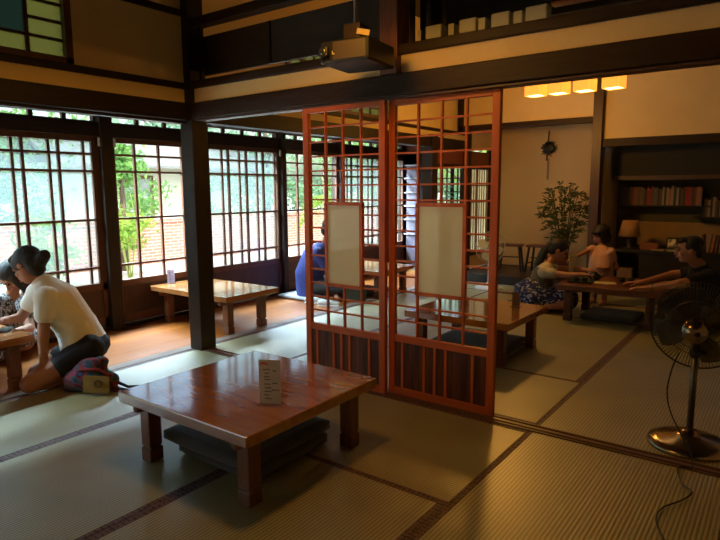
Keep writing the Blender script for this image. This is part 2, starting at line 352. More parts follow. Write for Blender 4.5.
# ------------------------------------------------------------------ structure
XL = -3.8; YT = 2.944; YB = 7.35; YW = 8.55; XR = 1.5; YF = -2.2; ZC = 3.3; XW = -5.0
struct('floor', MB().box(-5.2, XR+.1, YF-.1, 8.8, -.35, -.05), BLACKW)
# veranda floor
tag(MB().box(-5.06, XL-.13, YF, 7.9, -.05, 0).build('floor_veranda', PLANK), kind='structure')
trim(XL-.13, XL-.03, YF, 7.6, -.05, .004, mat('sheen_sill_wood', (.34, .26, .22), .28, (.24, .17, .14), 5, (9, 1, 9), coat=.5), .003)          # veranda sill, pale colour stands in for its reflected light
# tatami mats: (x0,x1,y0,y1,long axis,label)
mats = [
 (-2.97, -1.05, 1.985, 2.90, 'X', 'tatami mat lying in front of the lattice screens, reaching under the front table'),
 (-3.82, -2.97, 1.03, 2.90, 'Y', 'bright tatami mat beside the veranda floor, under the colourful bag'),
 (-3.82, -2.97, -.87, 1.03, 'Y', 'tatami mat at the lower left corner of the photo beside the veranda'),
 (-2.97, -2.01, .085, 1.985, 'Y', 'tatami mat under the left leg of the big front table'),
 (-2.01, -1.05, .085, 1.985, 'Y', 'tatami mat in the bottom middle under the near leg of the big front table'),
 (-1.05, -.10, 1.03, 2.90, 'Y', 'tatami mat in the foreground crossed by the black fan cord'),
 (-.10, .85, 1.03, 2.90, 'Y', 'tatami mat at the right edge, right of the one crossed by the fan cord'),
 (-2.97, -1.05, 2.99, 3.87, 'X', 'tatami mat just behind the lattice screens under the near edge of the second table'),
 (-3.82, -2.97, 2.99, 4.85, 'Y', 'bright tatami mat behind the left lattice screen beside the veranda'),
 (-3.82, -2.97, 4.85, 6.75, 'Y', 'far tatami mat beside the veranda near the small white fan'),
 (-2.97, -2.01, 3.87, 5.80, 'Y', 'tatami mat under the left half of the second glossy table'),
 (-2.01, -1.05, 3.87, 5.80, 'Y', 'tatami mat in the back room between the second table and the family table'),
 (-1.05, -.10, 2.99, 4.77, 'Y', 'tatami mat under the round base of the standing fan'),
 (-1.05, -.10, 4.77, 6.60, 'Y', 'tatami mat under the man in the black shirt'),
 (-.10, .85, 2.99, 4.77, 'Y', 'tatami mat right of the standing fan, mostly out of the photo'),
 (-2.97, -1.05, 5.80, 6.70, 'X', 'tatami mat under the low family table in the back room'),
 (-3.82, -2.0, 6.75, YB-.05, 'X', 'tatami mat in front of the dark alcove step'),
 (-2.0, -.10, 6.70, YB-.05, 'X', 'dim tatami mat in front of the dark desk in the back room'),
]
for (x0, x1, y0, y1, ax, lb) in mats:
    cxm, cym = (x0+x1)/2, (y0+y1)/2
    L, W = ((x1-x0), (y1-y0)) if ax == 'X' else ((y1-y0), (x1-x0))
    g = .0015; hw, hl = W/2-g, L/2-g; bw = .032
    t = empty('tatami_mat', (cxm, cym, -.05), PI/2 if ax == 'X' else 0, lb, 'tatami mat', 'tatami mats of the floor')
    MB().box(-hw+bw, hw-bw, -hl, hl, 0, .05).build('woven_surface', TATAMI, t)
    for sx_ in (-1, 1):
        a, b_ = sorted((sx_*hw, sx_*(hw-bw)))
        MB().box(a, b_, -hl, hl, 0, .0512).build('cloth_border', BORDER, t)
# wooden threshold under the screens, two grooves
mb = MB().box(XL, XR, 2.90, 2.99, -.05, -.004)
for (a, b_) in ((2.90, 2.912), (2.932, 2.958), (2.978, 2.99)): mb.box(XL, XR, a, b_, -.004, .006)
_tn[0] += 1; struct('trim_%d' % _tn[0], mb, mat('threshold_wood', (.20, .09, .04), .35, (.12, .05, .025), 5, (1, 9, 9)))

# corner post & posts on the veranda line (X=-3.8)
trim(-3.86, -3.715, 2.885, 3.03, -.05, 3.25, DARKZ)
trim(-3.86, -3.715, 6.56, 6.70, -.05, 1.95, DARKZ)
trim(-3.86, -3.74, 7.60, 7.72, -.05, 3.25, DARKZ)
trim(-3.86, -3.715, -1.2, -1.06, -.05, 3.25, DARKZ)
# long lintel on X=-3.8 (front + back room)
trim(-3.87, -3.74, YF, 2.885, 1.795, 1.925, DARKY); trim(-3.87, -3.74, 3.03, 7.6, 1.795, 1.925, DARKY)
trim(-3.835, -3.775, YF, 2.885, 1.775, 1.795, DARKY, .003)
# upper walls above it
def wallbox(name, x0, x1, y0, y1, z0, z1, m): return struct(name, MB().box(x0, x1, y0, y1, z0, z1), m)
wallbox('wall_left', -3.84, -3.79, YF, 2.9, 1.925, 2.045, PLAST)
wallbox('wall_left_upper', -3.84, -3.79, 2.03, 2.9, 2.045, ZC, PLAST)
wallbox('wall_left_high', -3.84, -3.79, .2, 2.03, 3.0, ZC, PLAST)
wallbox('wall_left_near', -3.84, -3.79, YF, .2, 2.045, ZC, PLAST)
wallbox('wall_left_back_room', -3.84, -3.79, 3.02, 7.6, 1.925, 2.04, PLAST)
trim(-3.85, -3.765, YF, 2.885, 2.03, 2.075, DARKY)
trim(-3.85, -3.765, 2.06, 2.885, 2.555, 2.60, DARKY)             # upper rail running to the corner post
# clerestory windows in the X=-3.8 wall
def clerestory(name, y0, y1, z0, z1, m_big, cols, big=True):
    t = empty(name, (0, 0, 0), kind='structure')
    mb = MB().box(-3.85, -3.765, y0, y0+.045, z0, z1).box(-3.85, -3.765, y1-.045, y1, z0, z1).box(-3.85, -3.765, y0, y1, z0, z0+.035).box(-3.85, -3.765, y0, y1, z1-.04, z1)
    n = cols; wd = (y1-y0-.09)/n
    for k in range(1, n): mb.box(-3.825, -3.795, y0+.045+wd*k-.011, y0+.045+wd*k+.011, z0, z1) if (k in (1, n-1) or not big) else None
    rows = 8; hh = (z1-z0-.075)/rows
    for k in range(1, rows):
        z = z0+.035+hh*k
        for j in range(n):
            if big and 0 < j < n-1 and k not in (1, rows-1): continue
            mb.box(-3.82, -3.80, y0+.045+wd*j, y0+.045+wd*(j+1), z-.008, z+.008)
    mb.build('window_frame', WINW, t)
    if big:
        MB().box(-3.812, -3.808, y0+.045+wd, y1-.045-wd, z0+.035+hh, z1-.04-hh).build('teal_pane', TEALG, t)
        pm = MB().box(-3.812, -3.808, y0+.045, y0+.045+wd, z0+.03, z1-.03).box(-3.812, -3.808, y1-.045-wd, y1-.045, z0+.03, z1-.03)
        pm.box(-3.812, -3.808, y0+.045+wd, y1-.045-wd, z0+.03, z0+.035+hh).box(-3.812, -3.808, y0+.045+wd, y1-.045-wd, z1-.04-hh, z1-.03)
        pm.build('green_panes', GREENG, t)
    else: MB().box(-3.812, -3.808, y0+.04, y1-.04, z0+.03, z1-.03).build('green_panes', GREENG, t)
clerestory('window_5', .2, 2.03, 2.075, 3.0, GREENG, 8)
clerestory('window_6', 4.0, 5.75, 2.04, 2.75, GREENG, 9, False)
wallbox('wall_left_back_room_upper', -3.84, -3.79, 3.02, 4.0, 2.04, ZC, PLAST)
wallbox('wall_left_back_room_corner', -3.84, -3.79, 5.75, 7.65, 2.04, ZC, PLAST)
wallbox('wall_left_back_room_high', -3.84, -3.79, 4.0, 5.75, 2.75, ZC, PLAST)
trim(-3.80, -3.765, 3.03, 7.6, 2.0, 2.04, DARKY); 

# transom wall over the screens (Y=2.944)
trim(-3.715, XR, 2.885, 3.005, 1.805, 1.925, DARKX); 
trim(-3.715, XR, 2.905, 2.985, 1.790, 1.805, mat('kamoi_wood', (.09, .035, .02), .4, (.05, .02, .012), 5, (1, 12, 12)), .003)
wallbox('wall_transom', -3.715, XR, 2.92, 2.97, 1.925, 2.035, PLAST)
trim(-3.715, XR, 2.895, 2.995, 2.03, 2.085, DARKX)
trim(-1.985, -1.865, 2.875, 3.01, 1.925, ZC, mat('red_brown_post', (.26, .08, .03), .45, (.07, .025, .012), 5, (14, 14, 1), .1))
trim(-3.715, -2.0, 2.90, 2.99, 2.47, 2.535, DARKX)
trim(-3.66, -3.63, 2.93, 2.96, 2.085, 2.47, DARKZ, .002)
# dark loft boarding seen through the open transom
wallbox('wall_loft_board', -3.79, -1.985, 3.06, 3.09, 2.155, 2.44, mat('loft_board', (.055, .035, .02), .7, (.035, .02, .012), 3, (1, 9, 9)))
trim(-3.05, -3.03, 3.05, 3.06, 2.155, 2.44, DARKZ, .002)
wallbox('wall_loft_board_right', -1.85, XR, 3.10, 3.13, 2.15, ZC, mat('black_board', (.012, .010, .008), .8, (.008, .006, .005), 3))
for k, x in enumerate((-1.85, -1.74, -1.64)): trim(x, x+.03, 2.98, 3.0, 2.085, ZC, DARKZ, .002)
trim(-1.02, -.35, 2.93, 2.99, 2.15, 2.162, mat('reddish_shelf_board', (.30, .09, .04), .5, (.2, .05, .02), 4, (1, 8, 8)), .003)

# toko / back wall
struct('floor_alcove', MB().box(XL, -1.93, YB, YW, -.05, .10), mat('dark_step', (.028, .016, .012), .35, (.016, .010, .008), 5, (1, 8, 8)), .005)
wallbox('wall_back', XL-.05, -1.93, YW, YW+.06, .0, ZC, PLASTB)
wallbox('wall_alcove_left_dado', -3.85, -3.80, 7.72, YW, .10, .30, PLASTB)
wallbox('wall_alcove_left_top', -3.85, -3.80, 7.72, YW, 1.84, ZC, PLASTB)
trim(-3.86, -3.79, 8.47, YW, .10, 1.84, DARKZ)
trim(-3.86, -3.79, 6.70, 8.47, 1.55, 1.60, DARKY); wallbox('wall_alcove_left_board', -3.84, -3.81, 6.70, 8.47, 1.60, 1.80, mat('red_brown_board', (.26, .065, .03), .5, (.17, .04, .02), 3, (1, 8, 8))); trim(-3.86, -3.78, 7.72, 8.47, .29, .33, DARKY)
# shoji pair at the alcove's side
t = empty('window_7', kind='structure')
mb = MB()
for y in (7.72, 8.07, 8.44): mb.box(-3.84, -3.81, y, y+.03, .33, 1.56)
for k in range(1, 4):
    for y in (7.75, 8.10): mb.box(-3.832, -3.818, y+k*.08-.004, y+k*.08+.004, .33, 1.56)
for k in range(0, 6): mb.box(-3.832, -3.818, 7.72, 8.46, .33+k*.243, .345+k*.243)
mb.build('shoji_frame', mat('shoji_wood', (.30, .19, .09), .6, (.2, .12, .06), 5, (8, 8, 1)), t)
MB().box(-3.842, -3.84, 7.74, 8.46, .34, 1.56).build('shoji_paper', SHOJIP, t)
# wall over the alcoves
wallbox('wall_back_upper', XL+.04, -1.93, YB+.03, YB+.08, 2.10, ZC, PLAST)
trim(XL+.04, -1.95, YB, YB+.12, 2.04, 2.11, DARKX)
trim(-3.78, -3.70, YB, YB+.12, 2.04, ZC, DARKZ)
trim(-1.995, -1.885, YB-.03, YB+.12, -.05, ZC, mat('alcove_post', (.085, .038, .022), .45, (.05, .022, .013), 5, (14, 14, 1), .1))
wallbox('wall_back_right_upper', -1.885, XR, YB+.03, YB+.08, 1.84, ZC, PLAST)
trim(-1.885, XR, YB, YB+.12, 1.745, 1.84, DARKX)
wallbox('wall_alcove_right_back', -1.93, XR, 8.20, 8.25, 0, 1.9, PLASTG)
wallbox('wall_alcove_divider', -1.93, -1.87, YB+.12, YW, 0, 2.2, PLASTB)
# outer shell
wallbox('wall_right', XR, XR+.1, YF, 8.7, 0, ZC, PLAST)
wallbox('wall_front', -5.1, XR+.1, YF-.1, YF, -.05, ZC, PLAST)
struct('ceiling', MB().box(-3.86, XR+.1, YF-.1, 8.8, ZC, ZC+.1), CEIL)
struct('ceiling_veranda', MB().box(-5.4, -3.87, YF-.1, 8.6, 1.99, 2.03), ENGC)
struct('ceiling_alcove', MB().box(XL, XR, YB+.08, 8.5, 2.42, 2.46), CEIL)
# veranda end wall
t = wallbox('wall_veranda_end', -5.06, -4.98, 7.9, 7.98, 0, 2.0, BLACKW)
t = empty('door_1', kind='structure')
MB().box(-4.98, -4.70, 7.90, 7.94, .05, 1.80).build('door_leaf', mat('grey_purple_door', (.22, .19, .24), .6, (.16, .14, .18), 4, (10, 10, 1)), t)
mb = MB()
for z in (.55, .78, .99, 1.20, 1.42, 1.62): mb.box(-4.98, -4.70, 7.88, 7.90, z, z+.02)
mb.build('cross_batten', mat('pale_batten', (.45, .43, .48), .4), t)
trim(-4.70, -4.60, 7.88, 7.98, 0, 2.0, DARKZ)
wallbox('wall_veranda_end_low', -4.60, -3.86, 7.9, 7.96, 0, .62, BLACKW)
wallbox('wall_veranda_end_high', -4.98, -3.86, 7.9, 7.96, 1.62, 2.0, mat('red_brown_board', (.26, .065, .03), .5, (.17, .04, .02), 3, (1, 8, 8)))

# ------------------------------------------------------------------ glazed veranda front (X=-5)
trim(-5.09, -4.96, YF, 7.95, 1.745, 1.865, DARKY); trim(-5.09, -4.96, YF, 7.95, 1.935, 2.0, DARKY)
trim(-5.08, -4.97, YF, 7.95, .0, .035, DARKY)
posts = [(-.16, -.04), (.87, .95), (2.85, 2.965), (3.865, 4.03), (5.115, 5.185), (6.24, 6.30), (7.30, 7.40), (7.9, 7.98)]
for (a, b_) in posts: trim(-5.10, -4.93, a, b_, 0, 2.0, DARKZ)
ROWS = [1.593, 1.444, 1.016, .586]
def window(name, y0, y1, front, back, hazy):
    """front/back: muntin positions of the two sliding sashes"""
    t = empty(name, kind='structure')
    def sash(xc, ys, ya, yb, nm, gm, pane):
        mb = MB()
        mb.box(xc-.016, xc+.016, ya, ya+.04, .04, 1.745).box(xc-.016, xc+.016, yb-.04, yb, .04, 1.745)
        mb.box(xc-.016, xc+.016, ya, yb, 1.70, 1.745).box(xc-.016, xc+.016, ya, yb, .04, .12).box(xc-.016, xc+.016, ya, yb, .385, .445)
        for y in ys:
            if ya+.05 < y < yb-.05: mb.box(xc-.013, xc+.013, y-.011, y+.011, .44, 1.70)
        for z in ROWS: mb.box(xc-.012, xc+.012, ya, yb, z-.010, z+.010)
        mb.build('sash_frame', WINW, t)
        MB().box(xc-.006, xc+.006, ya+.03, yb-.03, .11, .39).build('lower_panel', mat('window_lower_board', (.065, .022, .012), .5, (.035, .013, .008), 4, (8, 8, 1)), t)
        MB().box(xc-.0015, xc+.0015, ya+.035, yb-.035, .44, 1.705).build('pane', gm, t)
    sash(-5.0, front, y0, y1, 'front', GLASS, True)
    if back: sash(-5.045, back, y0+.0, y1-.0, 'back', HAZE, True)
    mb = MB(); n = max(1, round((y1-y0)/.26))
    mb.box(-5.05, -5.0, y0, y1, 1.862, 1.880).box(-5.05, -5.0, y0, y1, 1.925, 1.94)
    for k in range(n+1): yy = y0 + (y1-y0)*k/n; mb.box(-5.04, -5.01, yy-.018, yy+.018, 1.88, 1.925)
    mb.build('transom_frame', WINW, t)
    MB().box(-5.026, -5.024, y0, y1, 1.875, 1.93).build('transom_pane', GLASS, t)
window('window_1', .95, 2.85, [1.21, 1.52, 1.91, 2.21, 2.50, 2.80], [1.15, 1.46, 1.85, 2.15, 2.44, 2.74], True)
window('window_2', 2.965, 3.865, [3.205, 3.466, 3.735], [], False)
window('window_3', 4.03, 5.115, [4.34, 4.60, 4.86], [4.285, 4.535, 4.80], True)
window('window_4', 5.185, 6.24, [5.44, 5.70, 5.96], [], False)
window('window_8', 6.30, 7.30, [6.55, 6.80, 7.05], [6.50, 6.75, 7.0], True)
window('window_9', 7.40, 7.9, [7.65], [], False)
window('window_10', -.04, .87, [.2, .45, .7], [], False)
window('window_11', -2.2, -.16, [-1.9, -1.5, -1.2, -.9, -.6], [], False)
# small window at the veranda's end
t = empty('window_12', kind='structure'); mb = MB()
for k in range(0, 5): mb.box(-4.60+k*.18-.01, -4.60+k*.18+.01, 7.92, 7.94, .62, 1.62)
for k in range(0, 6): mb.box(-4.60, -3.86, 7.92, 7.94, .62+k*.2-.008, .62+k*.2+.008)
mb.build('window_frame', WINW, t); MB().box(-4.60, -3.86, 7.93, 7.932, .62, 1.62).build('pane', GLASS, t)
trim(-4.16, -4.10, 7.88, 7.90, .62, 1.62, DARKZ)
MBc = MB()
for (a, b_, o_) in ((-5.0, -4.95, 2.87),):
    pass
# white insulators / clips on the window post
for nm, y, lb in (('hook_plate', 2.83, 'small white plate left of the dark post between the first two windows'), ('hook_plate', 2.975, 'small white plate right of the dark post between the first two windows'), ('hook_plate', 5.09, 'small white plate atop the hazy third window by its right post')):
    tag(MB().box(-4.958, -4.945, y, y+.022, 1.66, 1.735).build(nm, WHITEP, bevel=.003), lb, 'plate', 'small white plates at the window heads')

# ------------------------------------------------------------------ outdoors
tag(MB().box(-150, -5.5, -100, 200, -.55, -.45).build('ground_outside', GROUND), kind='structure')
tag(MB().box(-5.5, -5.1, -30, 30, -.5, -.05).build('trim_stone_edge', GROUND), kind='structure')
bw = tag(MB().box(-12.2, -12.0, -8, 60, -.45, .52).box(-12.24, -11.96, -8, 60, .52, .60).build('brick_garden_wall', BRICK), 'low red brick garden wall running outside behind all the windows', 'wall')
# small white house with grey tiled roof
hs = empty('garden_house', (-17, 12, -.45), label='white single storey house with grey tiled roof seen through the second window', cat='house')
hm = MB().box(-2, 1.2, -4, 2.2, 0, 2.5); hm.build('wall', HOUSEW, hs)
MB().add([(1.9,-4.6,2.35),(1.9,2.9,2.35),(-.6,2.9,3.7),(-.6,-4.6,3.7),(1.9,-4.6,2.43),(1.9,2.9,2.43),(-.6,2.9,3.80),(-.6,-4.6,3.80)], [(0,3,2,1),(4,5,6,7),(0,1,5,4),(1,2,6,5),(2,3,7,6),(3,0,4,7)]).add([(-3.1,-4.6,2.35),(-3.1,2.9,2.35),(-.6,2.9,3.7),(-.6,-4.6,3.7),(-3.1,-4.6,2.43),(-3.1,2.9,2.43),(-.6,2.9,3.80),(-.6,-4.6,3.80)], [(0,3,2,1),(4,5,6,7),(0,1,5,4),(1,2,6,5),(2,3,7,6),(3,0,4,7)]).build('roof', ROOFT, hs)
fr = MB().box(1.2, 1.26, -2.4, -2.3, .3, 2.1).box(1.2, 1.26, -1.4, -1.3, .3, 2.1).box(1.2, 1.26, -2.4, -1.3, 2.05, 2.15).build('window', mat('brown_frame', (.2, .1, .06)), hs)
MB().box(1.19, 1.22, -2.3, -1.4, .3, 2.05).build('pane', mat('house_glass', (.5, .55, .6), .1), fr)
fr = MB().box(1.2, 1.26, .3, .8, 1.0, 1.5).build('window', mat('brown_frame', (.2, .1, .06)), hs)
def crown(cx, cy, cz, r, n, size, seed, flat=.8):
    R = random.Random(seed); mb = MB(); cl = []
    for _ in range(max(6, n//90)):
        a = R.uniform(0, 2*PI); e = R.uniform(-1, 1); q = R.uniform(.2, 1)**.5
        cl.append((cx + r*q*math.cos(a)*math.sqrt(1-e*e), cy + r*q*math.sin(a)*math.sqrt(1-e*e), cz + r*flat*q*e))
    for k in range(n):
        c = cl[k % len(cl)]; s = r*.30
        p = V3((R.gauss(c[0], s), R.gauss(c[1], s), R.gauss(c[2], s*.7)))
        Q = Euler((R.uniform(0, PI), R.uniform(0, PI), R.uniform(0, PI))).to_matrix(); L = size*R.uniform(.7, 1.3)
        mb.add([p + Q @ V3(v) for v in ((0, -L, 0), (L*.42, 0, L*.08), (0, L, 0), (-L*.42, 0, L*.08))], [(0, 1, 2, 3)])
    return mb
def tree(x, y, h, r, lm, label, seed, n=2600, size=.085, zc=None, name='tree', cat='tree', group='trees of the garden'):
    t = empty(name, (x, y, -.45), label=label, cat=cat, group=group)
    R = random.Random(seed); mb = MB()
    mb.tube([(0, 0, 0), (.05, .03, h*.3), (-.03, .06, h*.6), (0, 0, h*.85)], [.11*h/4, .085*h/4, .06*h/4, .03*h/4], 8)
    for k in range(5):
        a = k*1.3+seed; mb.tube([(0, 0, h*(.35+.08*k)), (r*.4*math.cos(a), r*.4*math.sin(a), h*(.48+.08*k)), (r*.7*math.cos(a), r*.7*math.sin(a), h*(.55+.08*k))], [.04*h/4, .025*h/4, .012*h/4], 6)
    mb.build('trunk', BARK, t, smooth=True)
    crown(0, 0, zc if zc else h*.68, r, n, size, seed, .9).build('crown', lm, t)
tree(-14.5, -1.0, 5.5, 2.4, LEAF, 'broad green tree outside beyond the left half of the first window', 3)
tree(-14.0, 3.0, 5.0, 2.1, LEAF2, 'blue green tree outside filling the middle of the first window', 5)
tree(-15.5, 6.0, 6.0, 2.2, LEAF, 'leafy tree outside behind the post between the first two windows', 8)
tree(-11.5, 7.0, 3.2, .42, LEAF, 'slender young tree outside at the left side of the second window', 11, 1500, .07, zc=2.2)
tree(-24, 17, 7.5, 3.4, LEAF2, 'tall tree outside rising behind the white house', 13, 2600, .17)
tree(-15.5, 15.2, 5.5, 2.3, LEAF2, 'blue green tree outside filling the upper third window', 17)
tree(-13.5, 19.5, 5.0, 2.2, LEAF, 'bright green tree outside seen in the fourth window', 19)
tree(-12.8, 25.5, 5.6, 2.6, LEAF3, 'yellow green tree outside behind the left lattice screen', 23)
tree(-19, 27, 8, 3.6, LEAF, 'large tree far outside beyond the end of the veranda', 29, 1800, .2)
tree(-14.5, -6, 6, 2.6, LEAF, 'garden tree outside beyond the left edge of the photo', 31)
tree(-22, 3, 8, 3.4, LEAF, 'large tree far outside beyond the first window', 37, 2600, .17)
tree(-16.5, 36, 7, 3.6, LEAF, 'far garden tree outside, last one along the brick wall', 53, 2600, .15)
tree(-11, 33, 5, 2.2, LEAF2, 'far blue green tree on the house side of the brick wall', 59, 2600, .1)
def shrub(x, y, r, h, lm, label, seed, n=700, size=.07):
    t = empty('shrub', (x, y, -.45), label=label, cat='shrub', group='shrubs along the garden wall'); mb = MB(); R = random.Random(seed)
    for k in range(7):
        a = R.uniform(0, 2*PI); mb.tube([(.03*math.cos(a), .03*math.sin(a), 0), (r*.3*math.cos(a), r*.3*math.sin(a), h*.45), (r*.5*math.cos(a), r*.5*math.sin(a), h*.85)], [.014, .011, .006], 6)
    mb.build('stem', mat('green_stem', (.35, .42, .10), .6), t, smooth=True)
    crown(0, 0, h*.6, r, n, size, seed, h/(2*r)).build('foliage', lm, t)
shrub(-10.5, 6.5, .42, 1.5, LEAF3, 'yellow green bamboo like shrub before the brick wall, left in the second window', 41)
shrub(-13.6, 8.9, .6, 1.9, LEAF, 'round green shrub peeking over the brick wall below the white house', 43)
shrub(-13.6, 11.1, .6, 1.8, LEAF, 'green shrub over the brick wall at the right of the second window', 44)
shrub(-10.5, 3.4, .5, 1.2, LEAF2, 'low green shrub before the brick wall in the first window', 47)
shrub(-10.5, 13.2, .45, 1.2, LEAF2, 'low shrub before the brick wall in the third window', 49)
hl = ['first window, far left', 'first window, left of its middle', 'first window, right of its middle', 'post between the first two windows', 'third window, at its left', 'third window, at its middle', 'third window, at its right', 'fourth window', 'left stile of the left screen', 'left lattice screen, left part', 'left lattice screen, right part', 'far end of the garden wall']
for k, yy in enumerate((-2.0, .4, 2.9, 5.6, 13.2, 15.6, 18.0, 20.6, 23.6, 27, 31, 36)):
    shrub(-14.0, yy, .85, 2.1, (LEAF, LEAF2)[k % 2], 'bushy shrub behind the brick wall, seen past the ' + hl[k], 60+k, 1100, .08)
shrub(-10.5, 17.0, .45, 1.5, LEAF3, 'yellow green bamboo like shrub before the brick wall, right in the third window', 81)
shrub(-10.5, 4.9, .40, 1.5, LEAF3, 'yellow green bamboo like shrub before the brick wall, right in the first window', 83)
shrub(-10.5, 1.2, .45, 1.4, LEAF2, 'loose green shrub before the brick wall, left in the first window', 85)
def palm(x, y, h, label, seed):
    t = empty('palm', (x, y, -.45), label=label, cat='palm', group='palms of the garden'); MB().tube([(0, 0, 0), (.02, 0, h*.5), (0, .02, h)], [.05, .045, .035], 8).build('trunk', BARK, t)
    R = random.Random(seed); mb = MB()
    for k in range(16):
        a = k*2.4; L = R.uniform(.7, 1.0); up = R.uniform(.1, .6); pts = [V3((math.cos(a)*L*s_, math.sin(a)*L*s_, h + up*s_ - .9*s_*s_)) for s_ in (0, .25, .5, .75, 1)]
        for i in range(4):
            for q in range(4):
                p = pts[i].lerp(pts[i+1], q/4); n = V3((-math.sin(a), math.cos(a), 0))
                for sg in (-1, 1):
                    tip = p + n*sg*.28 + V3((math.cos(a)*.12, math.sin(a)*.12, -.14)); mb.add([p, p+V3((math.cos(a)*.05, math.sin(a)*.05, 0)), tip], [(0, 1, 2)])
    mb.build('frond', LEAF3, t)
palm(-9.2, 11.2, 1.5, 'small palm with drooping fronds outside the fourth window', 3)
palm(-9.8, 14.5, 1.7, 'small palm outside behind the left lattice screen', 5)

# ------------------------------------------------------------------ lattice screens
def lattice_screen(x0, x1, yc, label):
    t = empty('lattice_screen', ((x0+x1)/2, yc, .006), label=label, cat='lattice screen', group='pair of red lattice screens')
    h = (x1-x0)/2; th = .016; zt = 1.785
    for s in (-1, 1):
        a, b_ = sorted((s*h, s*(h-.045))); MB().box(a, b_, -th, th, 0, zt).build('stile', REDW, t, bevel=.003)
    i = h-.045
    MB().box(-i, i, -th, th, zt-.032, zt).build('top_rail', REDWX, t, bevel=.003)
    MB().box(-i, i, -th, th, .335, .378).build('middle_rail', REDWX, t, bevel=.003)
    MB().box(-i, i, -th, th, 0, .045).build('bottom_rail', REDWX, t, bevel=.003)
    z0, z1 = .378, zt-.032; cw = 2*i/4; rows = 15; rh = (z1-z0)/rows
    pz0, pz1 = z0+rh*3, z0+rh*8.7
    mb = MB()
    for k in (1, 2, 3):
        x = -i+cw*k
        if k == 2: mb.box(x-.006, x+.006, -.009, .009, z0, pz0); mb.box(x-.006, x+.006, -.009, .009, pz1, z1)
        else: mb.box(x-.006, x+.006, -.009, .009, z0, z1)
    for k in range(1, rows):
        z = z0+rh*k
        if 3 <= k <= 8: mb.box(-i, -i+cw, -.008, .008, z-.005, z+.005); mb.box(i-cw, i, -.008, .008, z-.005, z+.005)
        else: mb.box(-i, i, -.008, .008, z-.005, z+.005)
    mb.build('lattice', REDW, t)
    pf = MB().box(-cw-.012, cw+.012, -.013, .013, pz0-.014, pz0+.008).box(-cw-.012, cw+.012, -.013, .013, pz1-.008, pz1+.014).box(-cw-.012, -cw+.010, -.013, .013, pz0, pz1).box(cw-.010, cw+.012, -.013, .013, pz0, pz1).build('panel_frame', REDW, t)
    MB().box(-cw+.005, cw-.005, -.006, .006, pz0+.004, pz1-.004).build('paper_panel', PAPER, t)
    lp = MB().box(-i, i, -.006, .006, .045, .335).build('lower_panel', REDP, t)
    for f_ in (.09, .34, .46, .58, .86):
        x = -i+2*i*f_; MB().box(x-.009, x+.009, -.013, .013, .045, .335).build('batten', REDW, t)
    return t
lattice_screen(-2.615, -1.968, 2.922, 'left red lattice screen with a white paper panel, nearer the veranda')
lattice_screen(-1.972, -1.272, 2.968, 'right red lattice screen with a white paper panel, its right edge free')

# ------------------------------------------------------------------ low tables
def low_table(cx, cy, sx_, sy_, h, label, wood, leg, group=None, lw=.068, apron=True, foot=True, inset=.10):
    t = empty('low_table', (cx, cy, 0), label=label, cat='low table', group=group)
    top = MB().box(-sx_/2, sx_/2, -sy_/2, sy_/2, h-.05, h).build('tabletop', wood, t, bevel=.006)
    for a in (-1, 1):
        MB().box(a*(sx_/2-inset)-.022, a*(sx_/2-inset)+.022, -sy_/2+.018, sy_/2-.018, h-.092, h-.0505).build('crossbeam', leg, t, bevel=.016)
    for a in (-1, 1):
        for b_ in (-1, 1):
            x, y = a*(sx_/2-inset), b_*(sy_/2-inset)
            mb = MB().box(x-lw/2, x+lw/2, y-lw/2, y+lw/2, .075, h-.0505)
            mb.box(x-lw/2+.004, x+lw/2-.004, y-lw/2+.004, y+lw/2-.004, .066, .075); mb.box(x-lw/2-.002, x+lw/2+.002, y-lw/2-.002, y+lw/2+.002, 0, .066)
            mb.build('leg', leg, t, bevel=.004)
    return t
low_table(-2.045, 1.87, .875, .87, .345, 'large glossy reddish wooden low table in the foreground with a menu stand on it', TABLE, TABLEL)
low_table(-1.96, 4.20, .86, .80, .335, 'glossy reddish low table directly behind the right lattice screen', TABLE, TABLEL)
low_table(-4.40, 3.585, 1.10, .64, .36, 'light orange low table on the veranda behind the dark post, by the second window', TABLE2, TABLE2L, inset=.12)
low_table(-4.42, 1.22, 1.04, .98, .355, 'low wooden table at the left edge where the two women sit', TABLE2, TABLE2L)
low_table(-4.22, 5.78, .98, .74, .34, 'low table on the far veranda seen through the lattice screens', TABLE2, TABLE2L)
low_table(-1.33, 5.96, .92, .80, .36, 'dark reddish low table in the back room with the family around it', mat('dark_table_wood', (.16, .05, .022), .3, (.10, .03, .014), 3.2, (1, 9, 9), .05, coat=.4), mat('dark_table_leg', (.10, .035, .018), .4))

# cushions
def cushion(x, y, sx_, sy_, z, h, label, m, rz=0, name='floor_cushion'):
    mb = MB(); n = 14; top = []; bot = []
    vs = []; fs = []
    for j in range(n+1):
        for i in range(n+1):
            u = i/n*2-1; v = j/n*2-1; e = (max(abs(u), abs(v)))**6
            vs.append((u*sx_/2*(1-.03*v*v), v*sy_/2*(1-.03*u*u), h*(.5+.5*(1-e*.40))))
    N = (n+1)**2
    for k in range(N): x_, y_, z_ = vs[k]; vs.append((x_, y_, h-z_))
    for j in range(n):
        for i in range(n):
            a = j*(n+1)+i; fs.append((a, a+1, a+n+2, a+n+1)); fs.append((N+a, N+a+n+1, N+a+n+2, N+a+1))
    for i in range(n):
        for (a, b_) in ((i, i+1), (n*(n+1)+i+1, n*(n+1)+i), ((i+1)*(n+1), i*(n+1)), (i*(n+1)+n, (i+1)*(n+1)+n)): fs.append((a, b_, N+b_, N+a))
    mb.add(vs, fs)
    o = mb.build(name, m, smooth=True); o.location = (x, y, z); o.rotation_euler = (0, 0, rz)
    return tag(o, label, 'cushion', 'flat seat cushions of the tea room')
cushion(-2.07, 1.90, .54, .52, 0, .07, 'lower charcoal square cushion under the large front table', CUSH)
